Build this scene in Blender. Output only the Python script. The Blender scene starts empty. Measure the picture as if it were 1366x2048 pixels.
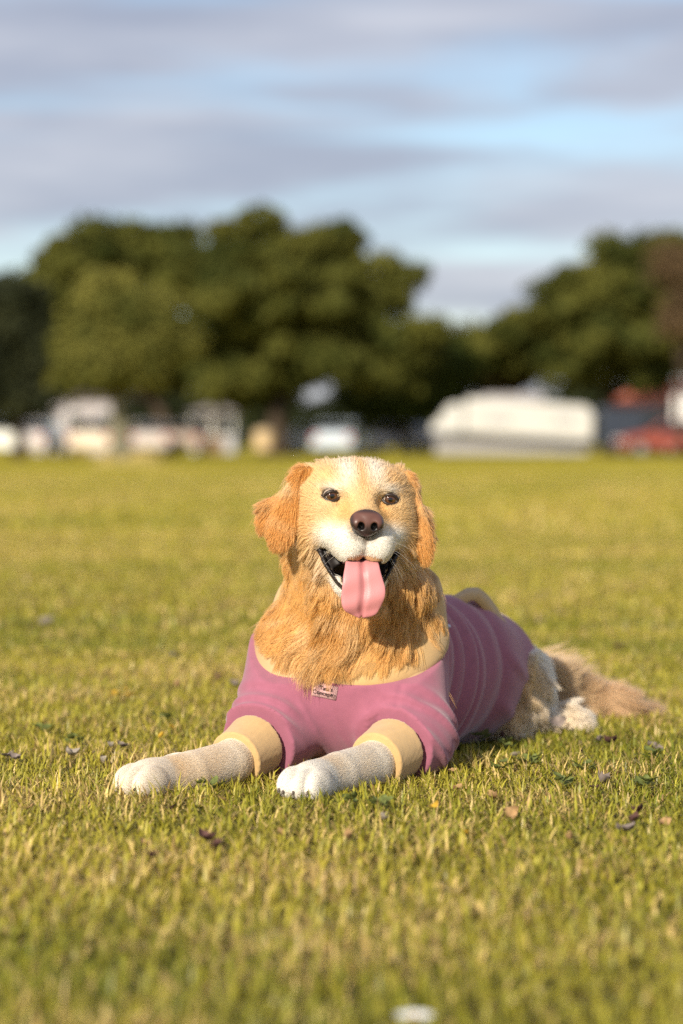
import bpy, math
import numpy as np
from mathutils import Vector, Matrix, kdtree
from mathutils.bvhtree import BVHTree

SC = bpy.context.scene
COL = SC.collection
RNG = np.random.default_rng(7)
PI = math.pi

# ------------------------------------------------------------------ camera
CAM_H = 0.555            # metres above the lawn
FPX = 2048 * 85 / 36     # 85 mm lens on a 36 mm tall frame, in photo pixels
HOR = 886                # photo row of the horizon
cam_d = bpy.data.cameras.new('camera')
cam = bpy.data.objects.new('camera', cam_d); COL.objects.link(cam)
cam.location = (0, 0, CAM_H); cam.rotation_euler = (PI / 2, 0, 0)
cam_d.sensor_fit = 'VERTICAL'; cam_d.sensor_height = 36; cam_d.lens = 85
cam_d.shift_y = -(1024 - HOR) / 2048
cam_d.clip_start = 0.05; cam_d.clip_end = 6000
cam_d.dof.use_dof = True; cam_d.dof.focus_distance = 3.88; cam_d.dof.aperture_fstop = 2.4
SC.camera = cam

def W(px, py, d):
    """a photo pixel at a distance of d metres"""
    return np.array([(px - 683) / FPX * d, d, CAM_H - (py - HOR) / FPX * d])

# ------------------------------------------------------------------ sky and sun
SUN_EL = math.radians(27)
SUN_AZ = math.radians(25)      # to the left of the direction straight behind the camera
to_sun = Vector((-math.sin(SUN_AZ) * math.cos(SUN_EL), -math.cos(SUN_AZ) * math.cos(SUN_EL), math.sin(SUN_EL)))
world = bpy.data.worlds.new('World'); SC.world = world; world.use_nodes = True
nt = world.node_tree; nt.nodes.clear()
def N(t, kind, **kw):
    n = t.nodes.new(kind)
    for k, v in kw.items():
        if k == 'inp':
            for a, b in v.items(): n.inputs[a].default_value = b
        else: setattr(n, k, v)
    return n
sky = N(nt, 'ShaderNodeTexSky', sky_type='NISHITA', sun_disc=False, sun_elevation=SUN_EL,
        sun_rotation=math.atan2(to_sun.x, to_sun.y), air_density=1.0, dust_density=0.25, ozone_density=2.2, altitude=300)
tint = N(nt, 'ShaderNodeMix', data_type='RGBA', blend_type='MULTIPLY', inp={0: 1.0, 7: (1.12, 1.08, 1.06, 1)})
nt.links.new(sky.outputs[0], tint.inputs[6])
tc = N(nt, 'ShaderNodeTexCoord')
mp = N(nt, 'ShaderNodeMapping', inp={'Scale': (3.6, 3.6, 27.0), 'Location': (3.15, 0.4, 1.1)})
nt.links.new(tc.outputs['Generated'], mp.inputs[0])
nz = N(nt, 'ShaderNodeTexNoise', inp={'Scale': 1.0, 'Detail': 5.0, 'Roughness': 0.52, 'Distortion': 0.35})
nt.links.new(mp.outputs[0], nz.inputs['Vector'])
ramp = N(nt, 'ShaderNodeValToRGB'); ramp.color_ramp.elements[0].position = 0.36; ramp.color_ramp.elements[1].position = 0.56
ramp.color_ramp.interpolation = 'EASE'
nt.links.new(nz.outputs['Fac'], ramp.inputs[0])
mp2 = N(nt, 'ShaderNodeMapping', inp={'Scale': (7.0, 7.0, 45.0), 'Location': (1.7, 2.4, 0.55)})
nt.links.new(tc.outputs['Generated'], mp2.inputs[0])
nz2 = N(nt, 'ShaderNodeTexNoise', inp={'Scale': 1.0, 'Detail': 4.0, 'Roughness': 0.5})
nt.links.new(mp2.outputs[0], nz2.inputs['Vector'])
ccol = N(nt, 'ShaderNodeValToRGB')
ccol.color_ramp.elements[0].position = 0.35; ccol.color_ramp.elements[0].color = (3.4, 3.6, 4.5, 1)
ccol.color_ramp.elements[1].position = 0.68; ccol.color_ramp.elements[1].color = (5.5, 5.5, 6.1, 1)
nt.links.new(nz2.outputs['Fac'], ccol.inputs[0])
cm = N(nt, 'ShaderNodeMix', data_type='RGBA')
fm = N(nt, 'ShaderNodeMath', operation='MULTIPLY', inp={1: 0.86})
nt.links.new(ramp.outputs[0], fm.inputs[0]); nt.links.new(fm.outputs[0], cm.inputs[0])
nt.links.new(tint.outputs[2], cm.inputs[6]); nt.links.new(ccol.outputs[0], cm.inputs[7])
bg = N(nt, 'ShaderNodeBackground', inp={'Strength': 0.09})
wo = N(nt, 'ShaderNodeOutputWorld')
nt.links.new(cm.outputs[2], bg.inputs[0]); nt.links.new(bg.outputs[0], wo.inputs[0])

sun_d = bpy.data.lights.new('sun', 'SUN'); sun_d.energy = 5.0; sun_d.angle = math.radians(0.5); sun_d.color = (1.0, 0.90, 0.74)
sun = bpy.data.objects.new('sun', sun_d); COL.objects.link(sun)
sun.rotation_euler = to_sun.to_track_quat('Z', 'Y').to_euler()
sun.location = (-20, -20, 30)

vs = SC.view_settings
vs.view_transform = 'Standard'; vs.look = 'None'; vs.gamma = 1.0; vs.exposure = 0.4; vs.use_curve_mapping = False
SC.cycles.use_denoising = False        # leaves a fine grain, as film does
SC.cycles.use_adaptive_sampling = False
SC.cycles.sample_clamp_indirect = 4.0; SC.cycles.sample_clamp_direct = 20.0
SC.cycles.max_bounces = 10; SC.cycles.diffuse_bounces = 3; SC.cycles.transmission_bounces = 6; SC.cycles.transparent_max_bounces = 8

# ------------------------------------------------------------------ helpers
def mat(name, color=(0.5, 0.5, 0.5), rough=0.7, spec=0.3, metal=0.0, attr=None, trans=0.0, noise=None, bump=None, sheen=0.0, coat=0.0):
    m = bpy.data.materials.new(name); m.use_nodes = True
    t = m.node_tree; t.nodes.clear()
    out = N(t, 'ShaderNodeOutputMaterial')
    p = N(t, 'ShaderNodeBsdfPrincipled')
    p.inputs['Base Color'].default_value = (*color, 1); p.inputs['Roughness'].default_value = rough
    p.inputs['Specular IOR Level'].default_value = spec; p.inputs['Metallic'].default_value = metal
    if sheen: p.inputs['Sheen Weight'].default_value = sheen; p.inputs['Sheen Roughness'].default_value = 0.5
    if coat: p.inputs['Coat Weight'].default_value = coat; p.inputs['Coat Roughness'].default_value = 0.08
    src = None
    if attr:
        a = N(t, 'ShaderNodeAttribute', attribute_name=attr); src = a.outputs['Color']
    if noise:                       # (scale, amount): mottles the colour
        c = N(t, 'ShaderNodeTexCoord')
        nn = N(t, 'ShaderNodeTexNoise', inp={'Scale': noise[0], 'Detail': 5.0, 'Roughness': 0.6})
        t.links.new(c.outputs['Object'], nn.inputs['Vector'])
        mr = N(t, 'ShaderNodeMapRange', inp={1: 0.3, 2: 0.7, 3: 1 - noise[1], 4: 1 + noise[1]})
        t.links.new(nn.outputs['Fac'], mr.inputs[0])
        mx = N(t, 'ShaderNodeMix', data_type='RGBA', blend_type='MULTIPLY', inp={0: 1.0, 6: (*color, 1)})
        if src: t.links.new(src, mx.inputs[6])
        t.links.new(mr.outputs[0], mx.inputs[7]); src = mx.outputs[2]
    if src: t.links.new(src, p.inputs['Base Color'])
    if bump:                        # (scale, strength, distance)
        c = N(t, 'ShaderNodeTexCoord')
        nb = N(t, 'ShaderNodeTexNoise', inp={'Scale': bump[0], 'Detail': 3.0})
        t.links.new(c.outputs['Object'], nb.inputs['Vector'])
        b = N(t, 'ShaderNodeBump', inp={'Strength': bump[1], 'Distance': bump[2]})
        t.links.new(nb.outputs['Fac'], b.inputs['Height']); t.links.new(b.outputs[0], p.inputs['Normal'])
    surf = p.outputs[0]
    if trans:
        tr = N(t, 'ShaderNodeBsdfTranslucent'); tr.inputs[0].default_value = (*color, 1)
        if src: t.links.new(src, tr.inputs[0])
        ms = N(t, 'ShaderNodeMixShader', inp={0: trans})
        t.links.new(surf, ms.inputs[1]); t.links.new(tr.outputs[0], ms.inputs[2]); surf = ms.outputs[0]
    t.links.new(surf, out.inputs[0])
    return m

def tag(o, label=None, cat=None, group=None, kind=None):
    if label: o['label'] = label
    if cat: o['category'] = cat
    if group: o['group'] = group
    if kind: o['kind'] = kind
    return o

def link(name, me, m=None, parent=None, loc=None):
    o = bpy.data.objects.new(name, me); COL.objects.link(o)
    if m is not None: me.materials.append(m)
    if parent is not None: o.parent = parent
    if loc is not None: o.location = loc
    return o

def empty(name, loc, rz=0.0):
    o = bpy.data.objects.new(name, None); COL.objects.link(o)
    o.location = loc; o.rotation_euler = (0, 0, rz); o.empty_display_size = 0.2
    return o

def np_mesh(name, V, quads=None, tris=None, smooth=True):
    """fast mesh from numpy arrays"""
    me = bpy.data.meshes.new(name)
    V = np.asarray(V, np.float32)
    nq = 0 if quads is None else len(quads); ntri = 0 if tris is None else len(tris)
    me.vertices.add(len(V)); me.vertices.foreach_set('co', V.ravel())
    loops = []
    if nq: loops.append(np.asarray(quads, np.int32).ravel())
    if ntri: loops.append(np.asarray(tris, np.int32).ravel())
    loops = np.concatenate(loops)
    me.loops.add(len(loops)); me.loops.foreach_set('vertex_index', loops)
    starts = np.concatenate([np.arange(nq) * 4, nq * 4 + np.arange(ntri) * 3]).astype(np.int32)
    me.polygons.add(nq + ntri); me.polygons.foreach_set('loop_start', starts)
    me.polygons.foreach_set('use_smooth', np.full(nq + ntri, smooth))
    me.update(calc_edges=True)
    return me

def set_col(me, C, name='col'):
    a = me.color_attributes.new(name, 'FLOAT_COLOR', 'POINT')
    C4 = np.ones((len(C), 4), np.float32); C4[:, :3] = C
    a.data.foreach_set('color', C4.ravel())

class MB:
    """collects simple shapes into one mesh"""
    def __init__(s): s.v = []; s.f = []
    def add(s, vs_, fs):
        o = len(s.v); s.v += [tuple(v) for v in vs_]; s.f += [tuple(i + o for i in f) for f in fs]; return s
    def box(s, x0, x1, y0, y1, z0, z1):
        return s.add([(x, y, z) for z in (z0, z1) for y in (y0, y1) for x in (x0, x1)],
                     [(0, 2, 3, 1), (4, 5, 7, 6), (0, 1, 5, 4), (2, 6, 7, 3), (0, 4, 6, 2), (1, 3, 7, 5)])
    def prism(s, pts, y0, y1):                      # (x, z) outline pushed along y
        n = len(pts)
        return s.add([(x, y0, z) for x, z in pts] + [(x, y1, z) for x, z in pts],
                     [tuple(range(n))[::-1], tuple(range(n, 2 * n))] + [(i, (i + 1) % n, n + (i + 1) % n, n + i) for i in range(n)])
    def tube(s, path, rads, seg=10, cap=True):
        rings = []
        path = [Vector(p) for p in path]
        for i, p in enumerate(path):
            t = (path[min(i + 1, len(path) - 1)] - path[max(i - 1, 0)]).normalized()
            a = t.cross(Vector((0.31, 0.95, 0.05))).normalized(); b = t.cross(a)
            rings.append([p + (a * math.cos(q) + b * math.sin(q)) * rads[i] for q in [2 * PI * k / seg for k in range(seg)]])
        vs_ = [v for r in rings for v in r]; fs = []
        for i in range(len(path) - 1):
            for k in range(seg):
                fs.append((i * seg + k, i * seg + (k + 1) % seg, (i + 1) * seg + (k + 1) % seg, (i + 1) * seg + k))
        if cap: fs += [tuple(range(seg))[::-1], tuple(range((len(path) - 1) * seg, len(path) * seg))]
        return s.add(vs_, fs)
    def build(s, name, m, parent=None, loc=None, smooth=False, bevel=0.0):
        me = bpy.data.meshes.new(name); me.from_pydata(s.v, [], s.f); me.update()
        if smooth: me.polygons.foreach_set('use_smooth', np.ones(len(me.polygons), bool))
        o = link(name, me, m, parent, loc)
        if bevel:
            b = o.modifiers.new('bevel', 'BEVEL'); b.width = bevel; b.segments = 2; b.limit_method = 'ANGLE'
        return o

def sstep(a, b, x):
    t = np.clip((x - a) / (b - a), 0, 1); return t * t * (3 - 2 * t)
def vnoise(P, f, seed=0):
    """cheap smooth 3-vector noise from sums of sines, -1..1"""
    r = np.random.default_rng(seed); out = np.zeros((len(P), 3))
    for k in range(5):
        K = r.normal(0, 1, (3, 3)) * f * (0.7 + 0.35 * k)
        out += np.sin(P @ K.T + r.uniform(0, 6.28, 3)) * (0.9 ** k)
    return out / 2.6
def unit(a): return a / np.maximum(np.linalg.norm(a, axis=-1, keepdims=True), 1e-9)
# ------------------------------------------------------------------ implicit modelling: blended primitives, meshed by surface nets
def smin(a, b, k):
    h = np.maximum(k - np.abs(a - b), 0) / k
    return np.minimum(a, b) - h * h * k * 0.25
def ell(c, r, R=None):
    c = np.array(c, float); r = np.array(r, float)
    def f(P):
        q = P - c
        if R is not None: q = q @ R
        k0 = np.linalg.norm(q / r, axis=-1); k1 = np.linalg.norm(q / (r * r), axis=-1)
        return k0 * (k0 - 1) / np.maximum(k1, 1e-6)
    m = r.max() if R is not None else r
    return f, c - m, c + m
def cone(a, b, ra, rb):
    a = np.array(a, float); b = np.array(b, float); ab = b - a; L2 = ab @ ab
    def f(P):
        q = P - a; t = np.clip((q @ ab) / L2, 0, 1)
        return np.linalg.norm(q - t[..., None] * ab, axis=-1) - (ra + (rb - ra) * t)
    return f, np.minimum(a - ra, b - rb), np.maximum(a + ra, b + rb)
def rot(ax, deg): return np.array(Matrix.Rotation(math.radians(deg), 3, ax))
class Field:
    """list of (operation, primitive, blend); frame = 4x4 of a local space the next primitives are given in"""
    def __init__(s): s.ops = []; s.fr = None
    def frame(s, o=None, A=None): s.fr = None if o is None else (np.array(o), np.array(A)); return s
    def _p(s, prim, op, k):
        f, lo, hi = prim
        if s.fr is not None:
            o, A = s.fr                                  # columns of A are the local axes
            cs = np.array([[(lo, hi)[i][0], (lo, hi)[j][1], (lo, hi)[l][2]] for i in (0, 1) for j in (0, 1) for l in (0, 1)]) @ A.T + o
            g = f; f = lambda P: g((P - o) @ A); lo, hi = cs.min(0), cs.max(0)
        s.ops.append((op, f, lo, hi, k)); return s
    def add(s, prim, k=0.02): return s._p(prim, 'u', k)
    def sub(s, prim, k=0.01): return s._p(prim, 's', k)
    def at(s, P, off=0.0):
        D = np.full(P.shape[:-1], 0.5)
        for op, f, lo, hi, k in s.ops:
            d = f(P)
            D = smin(D, d, k) if op == 'u' else -smin(-D, d, k)
        return D - off
    def grid(s, lo, hi, h, off=0.0):
        lo = np.array(lo, float); n = np.ceil((np.array(hi) - lo) / h).astype(int) + 1
        F = np.full(n, 0.06, np.float32)
        for op, f, a, b, k in s.ops:
            m = k + abs(off) + 3 * h + 0.02
            i0 = np.clip(np.floor((a - m - lo) / h).astype(int), 0, n); i1 = np.clip(np.ceil((b + m - lo) / h).astype(int) + 1, 0, n)
            if (i1 <= i0).any(): continue
            ax = [lo[j] + h * np.arange(i0[j], i1[j]) for j in range(3)]
            P = np.stack(np.meshgrid(*ax, indexing='ij'), -1)
            d = f(P); sl = tuple(slice(i0[j], i1[j]) for j in range(3))
            F[sl] = smin(F[sl], d, k) if op == 'u' else -smin(-F[sl], d, k)
        return F - off, lo
def gridpts(lo, n, h):
    ax = [lo[j] + h * np.arange(n[j]) for j in range(3)]
    return np.stack(np.meshgrid(*ax, indexing='ij'), -1)
def nets(F, lo, h):
    """surface nets: vertices and quads of the zero level"""
    S = F < 0; n = np.array(F.shape); c = n - 1
    allin = np.ones(c, bool); anyin = np.zeros(c, bool)
    offs = [(i, j, k) for i in (0, 1) for j in (0, 1) for k in (0, 1)]
    for i, j, k in offs:
        t = S[i:i + c[0], j:j + c[1], k:k + c[2]]; allin &= t; anyin |= t
    act = anyin & ~allin
    idx = np.full(c, -1, np.int32); A = np.argwhere(act); idx[act] = np.arange(len(A))
    acc = np.zeros((len(A), 3)); cnt = np.zeros(len(A))
    val = {o: F[A[:, 0] + o[0], A[:, 1] + o[1], A[:, 2] + o[2]] for o in offs}
    for o in offs:
        for ax in range(3):
            if o[ax]: continue
            e = list(o); e[ax] = 1; e = tuple(e)
            a, b = val[o], val[e]; m = (a < 0) != (b < 0)
            t = np.where(m, a / np.where(m, a - b, 1), 0)
            p = np.tile(np.array(o, float), (len(A), 1)); p[:, ax] = t
            acc[m] += p[m]; cnt[m] += 1
    V = (A + acc / cnt[:, None]) * h + lo
    Q = []
    for ax in range(3):
        u, v = (ax + 1) % 3, (ax + 2) % 3
        s0 = [slice(None)] * 3; s1 = [slice(None)] * 3
        s0[ax] = slice(0, -1); s1[ax] = slice(1, None)
        for w in (u, v): s0[w] = slice(1, -1); s1[w] = slice(1, -1)
        a = S[tuple(s0)]; b = S[tuple(s1)]
        for flip, m in ((False, a & ~b), (True, ~a & b)):
            E = np.argwhere(m)
            if not len(E): continue
            E[:, u] += 1; E[:, v] += 1
            def g(du, dv):
                q = E.copy(); q[:, u] += du; q[:, v] += dv; return idx[q[:, 0], q[:, 1], q[:, 2]]
            q = np.stack([g(-1, -1), g(0, -1), g(0, 0), g(-1, 0)], 1)
            Q.append(q[:, ::-1] if flip else q)
    return V, np.concatenate(Q)
def smooth_mesh(V, Q, it=2, f=0.5):
    E = np.concatenate([Q[:, [0, 1]], Q[:, [1, 2]], Q[:, [2, 3]], Q[:, [3, 0]]])
    E = np.concatenate([E, E[:, ::-1]])
    cnt = np.bincount(E[:, 0], minlength=len(V))[:, None]
    for _ in range(it):
        for s in (f, -f * 1.02):
            a = np.stack([np.bincount(E[:, 0], V[E[:, 1], j], len(V)) for j in range(3)], 1) / np.maximum(cnt, 1)
            V = V + s * (a - V)
    return V
def vnormals(V, Q):
    n = np.cross(V[Q[:, 2]] - V[Q[:, 0]], V[Q[:, 3]] - V[Q[:, 1]])
    out = np.stack([sum(np.bincount(Q[:, k], n[:, j], len(V)) for k in range(4)) for j in range(3)], 1)
    return unit(out)
# ------------------------------------------------------------------ the dog
# head frame: x to the viewer's right, y towards the camera (muzzle), z up; origin between the eyes
H0 = W(719, 996, 3.99)
_yaw, _roll = math.radians(8), math.radians(2.4)
_f = np.array([math.sin(_yaw), -math.cos(_yaw), 0.0]); _r0 = np.array([math.cos(_yaw), math.sin(_yaw), 0.0]); _u0 = np.array([0, 0, 1.0])
_r = _r0 * math.cos(_roll) - _u0 * math.sin(_roll); _u = _u0 * math.cos(_roll) + _r0 * math.sin(_roll)
HA = np.stack([_r, _f, _u], 1)
def h2w(p): return np.asarray(p, float) @ HA.T + H0
def w2h(P): return (P - H0) @ HA

EYES = [np.array((-0.0485, 0.0085, 0.0015)), np.array((0.0485, 0.0085, -0.0005))]
NOSE = np.array((-0.001, 0.099, -0.0385))
def flap(pts, yc0, yc1, th=0.0065, shrink=0.0035):
    """an ear flap: an outline (measured between the eyes, in mm/0.254) with thickness, curving forward towards its tip"""
    A = np.array([((x - 727) * 0.000254, (379 - y) * 0.000254) for x, y in pts]); B = np.roll(A, -1, 0)
    def f(P):
        X, Y, Z = P[..., 0], P[..., 1], P[..., 2]
        d2 = np.full(X.shape, 1e9); ins = np.zeros(X.shape, bool)
        for (ax, az), (bx, bz) in zip(A, B):
            ex, ez = bx - ax, bz - az; wx, wz = X - ax, Z - az
            t = np.clip((wx * ex + wz * ez) / (ex * ex + ez * ez), 0, 1)
            d2 = np.minimum(d2, (wx - ex * t) ** 2 + (wz - ez * t) ** 2)
            c = (az > Z) != (bz > Z); xi = ax + (Z - az) * ex / (ez if abs(ez) > 1e-9 else 1e-9); ins ^= c & (X < xi)
        d = np.sqrt(d2) * np.where(ins, -1, 1) + shrink
        yc = yc0 + (yc1 - yc0) * sstep(0.035, -0.07, Z) + 3.5 * (np.abs(X) - 0.105) ** 2 * np.where(np.abs(X) > 0.105, -1, 0)
        r = th * 0.95; w0, w1 = d + r, np.abs(Y - yc) - th + r
        return np.minimum(np.maximum(w0, w1), 0) + np.hypot(np.maximum(w0, 0), np.maximum(w1, 0)) - r
    lo = np.array((A[:, 0].min(), min(yc0, yc1) - 0.02, A[:, 1].min())); hi = np.array((A[:, 0].max(), max(yc0, yc1) + 0.01, A[:, 1].max()))
    return f, lo, hi
EARS = [flap([(430, 165), (360, 175), (305, 220), (265, 300), (215, 390), (175, 470), (148, 540), (135, 610), (150, 690), (190, 725), (235, 735), (290, 715), (325, 660), (340, 580), (345, 480), (355, 400), (380, 300), (410, 240)], -0.040, -0.014),
        flap([(300, 330), (215, 375), (125, 412), (105, 440), (98, 500), (105, 560), (130, 598), (190, 610), (260, 520)], -0.050, -0.044, 0.006),
        flap([(980, 165), (1055, 178), (1105, 230), (1140, 310), (1172, 400), (1195, 480), (1225, 570), (1250, 650), (1243, 720), (1215, 775), (1188, 793), (1150, 775), (1110, 720), (1090, 640), (1080, 560), (1065, 460), (1045, 360), (1010, 250)], -0.042, -0.016),
        flap([(1150, 370), (1205, 420), (1240, 490), (1250, 560), (1235, 620), (1190, 600), (1150, 500)], -0.050, -0.040, 0.006)]

dogF = Field()
# trunk
TR = [((0.012, 4.155, 0.155), 0.148), ((0.095, 4.31, 0.142), 0.130), ((0.195, 4.50, 0.130), 0.120), ((0.262, 4.63, 0.116), 0.110)]
torso = Field()
for i in range(3): torso.add(cone(TR[i][0], TR[i + 1][0], TR[i][1], TR[i + 1][1]), 0.05)
torso.add(cone((0.035, 4.17, 0.22), (0.030, 4.12, 0.29), 0.112, 0.088), 0.06)
# upper arms down to the elbows
ARM = {1: dict(sh=(0.088, 4.115, 0.185), el=(0.118, 4.035, 0.066), mid=(0.048, 3.905, 0.036), wr=(-0.004, 3.832, 0.031), pw=(-0.052, 3.760, 0.026)),
       -1: dict(sh=(-0.070, 4.125, 0.20), el=(-0.112, 4.04, 0.075), mid=(-0.180, 3.915, 0.038), wr=(-0.238, 3.852, 0.030), pw=(-0.308, 3.790, 0.026))}
upper = Field(); sleeve = Field()
for s, a in ARM.items():
    upper.add(cone(a['sh'], a['el'], 0.078, 0.058), 0.04)
    sleeve.add(cone(a['sh'], a['el'], 0.078, 0.058), 0.012); sleeve.add(cone(a['el'], np.array(a['el']) * 0.45 + np.array(a['mid']) * 0.55, 0.058, 0.048), 0.012)
    upper.add(cone(a['el'], a['mid'], 0.046, 0.033), 0.012)
dogF.ops += torso.ops
for i_, op in enumerate(upper.ops): dogF.ops.append((op[0], op[1], op[2], op[3], 0.012 if i_ % 2 else 0.045))
for s, a in ARM.items():
    dogF.add(cone(a['mid'], a['wr'], 0.0325, 0.0315), 0.004)
    dogF.add(cone(a['wr'], a['pw'], 0.0315, 0.027), 0.004)
    d = unit(np.array(a['pw']) - np.array(a['wr'])); d[2] = 0; d = unit(d); sd = np.array((-d[1], d[0], 0))
    for t, (off, fw) in enumerate(((-0.027, -0.002), (-0.0095, 0.012), (0.0095, 0.012), (0.027, -0.002))):   # four toes
        c = np.array(a['pw']) + sd * off + d * (0.012 + fw)
        R = np.stack([d, sd, np.array((0, 0, 1.0))], 1)
        dogF.add(ell(c + (0, 0, 0.001), (0.025, 0.0112, 0.0215), R), 0.004)
        dogF.add(ell(c + d * 0.014 - np.array((0, 0, 0.004)), (0.013, 0.0095, 0.015), R), 0.008)
    dogF.add(ell(np.array(a['pw']) - d * 0.012 + (0, 0, 0.003), (0.030, 0.034, 0.024)), 0.02)
# haunch, hind foot, tail
dogF.add(ell((0.305, 4.615, 0.080), (0.082, 0.105, 0.086)), 0.04)
dogF.add(cone((0.300, 4.52, 0.032), (0.345, 4.60, 0.03), 0.042, 0.034), 0.03)
dogF.add(cone((0.345, 4.60, 0.030), (0.425, 4.63, 0.026), 0.032, 0.025), 0.02)
for off in (-0.02, 0.0, 0.02): dogF.add(ell((0.442, 4.63 + off, 0.022), (0.024, 0.0105, 0.018)), 0.006)
dogF.add(ell((0.16, 4.70, 0.075), (0.09, 0.11, 0.075)), 0.05)
dogF.add(cone((0.30, 4.72, 0.090), (0.42, 4.80, 0.070), 0.036, 0.034), 0.03)
dogF.add(cone((0.42, 4.80, 0.070), (0.52, 4.83, 0.044), 0.034, 0.020), 0.02)
dogF.add(cone((0.52, 4.83, 0.044), (0.575, 4.84, 0.024), 0.018, 0.008), 0.02)
# neck
dogF.add(cone((0.026, 4.11, 0.27), (0.020, 4.075, 0.40), 0.102, 0.106), 0.05)
# head, in its own frame
dogF.frame(H0, HA)
for s in (-1, 1):
    dogF.add(ell((s * 0.050, -0.030, -0.050), (0.046, 0.060, 0.052)), 0.03)           # cheeks
dogF.add(ell((0, -0.060, 0.006), (0.086, 0.095, 0.056)), 0.04)
for s in (-1, 1): dogF.add(ell((s * 0.040, -0.048, 0.019), (0.040, 0.050, 0.035)), 0.012)                          # cranium
dogF.add(ell((0, -0.022, 0.018), (0.064, 0.036, 0.034)), 0.02)                          # forehead
for s in (-1, 1):
    dogF.add(ell((s * 0.036, -0.010, 0.025), (0.027, 0.018, 0.0165)), 0.018)          # brows
    dogF.add(ell((s * 0.050, 0.000, -0.022), (0.026, 0.020, 0.016)), 0.02)            # under the eyes
dogF.add(cone((0, -0.005, -0.026), (0, 0.066, -0.044), 0.038, 0.029), 0.03)             # bridge of the muzzle
dogF.add(cone((0, -0.045, -0.10), (0, 0.034, -0.150), 0.050, 0.024), 0.022)              # lower jaw
for s in (-1, 1):
    dogF.add(cone((s * 0.046, -0.03, -0.085), (s * 0.022, 0.03, -0.142), 0.022, 0.016), 0.012)
# the open mouth
dogF.sub(ell((0, 0.040, -0.113), (0.043, 0.075, 0.0165), rot('X', 16)), 0.006)
for s in (-1, 1):
    dogF.sub(cone((s * 0.066, 0.000, -0.074), (s * 0.030, 0.062, -0.128), 0.006, 0.016), 0.006)
    dogF.sub(cone((s * 0.040, 0.02, -0.100), (s * 0.020, 0.07, -0.125), 0.014, 0.016), 0.006)
for s in (-1, 1):                                                                       # upper lips hang over the opening
    dogF.add(ell((s * 0.026, 0.044, -0.070), (0.0280, 0.046, 0.033), rot('Y', s * 8)), 0.014)
    dogF.add(ell((s * 0.0215, 0.066, -0.079), (0.0235, 0.027, 0.0275)), 0.010)
    dogF.add(ell((s * 0.049, 0.012, -0.054), (0.019, 0.034, 0.019), rot('X', -18)), 0.016)
dogF.sub(cone((0, 0.088, -0.090), (0, 0.115, -0.103), 0.005, 0.0155), 0.008)
dogF.sub(cone((0, 0.104, -0.050), (0, 0.096, -0.092), 0.0012, 0.003), 0.006)
for s in (-1, 1):                                                                       # hollows at the inner corners of the eyes, furrow of the forehead
    dogF.sub(ell((s * 0.034, 0.034, -0.004), (0.010, 0.016, 0.012)), 0.018)
for e in EYES: dogF.sub(ell(e + (0, 0.012, 0.0005), (0.0150, 0.020, 0.0120)), 0.005)
# ears: hanging flaps; the left one flares out behind
for e_ in EARS: dogF.add(e_, 0.009)
for s in (-1, 1): dogF.add(ell((s * 0.071, -0.052, 0.016), (0.026, 0.030, 0.027)), 0.018)
dogF.frame()

GH = 0.0032
GLO, GHI = (-0.42, 3.68, -0.012), (0.62, 4.92, 0.575)
FB, glo = dogF.grid(GLO, GHI, GH)
BV, BQ = nets(FB, glo, GH)
BV = smooth_mesh(BV, BQ, 2)
BV[:, 2] = np.maximum(BV[:, 2], 0.002)
BN = vnormals(BV, BQ)
q = w2h(BV)

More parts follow.
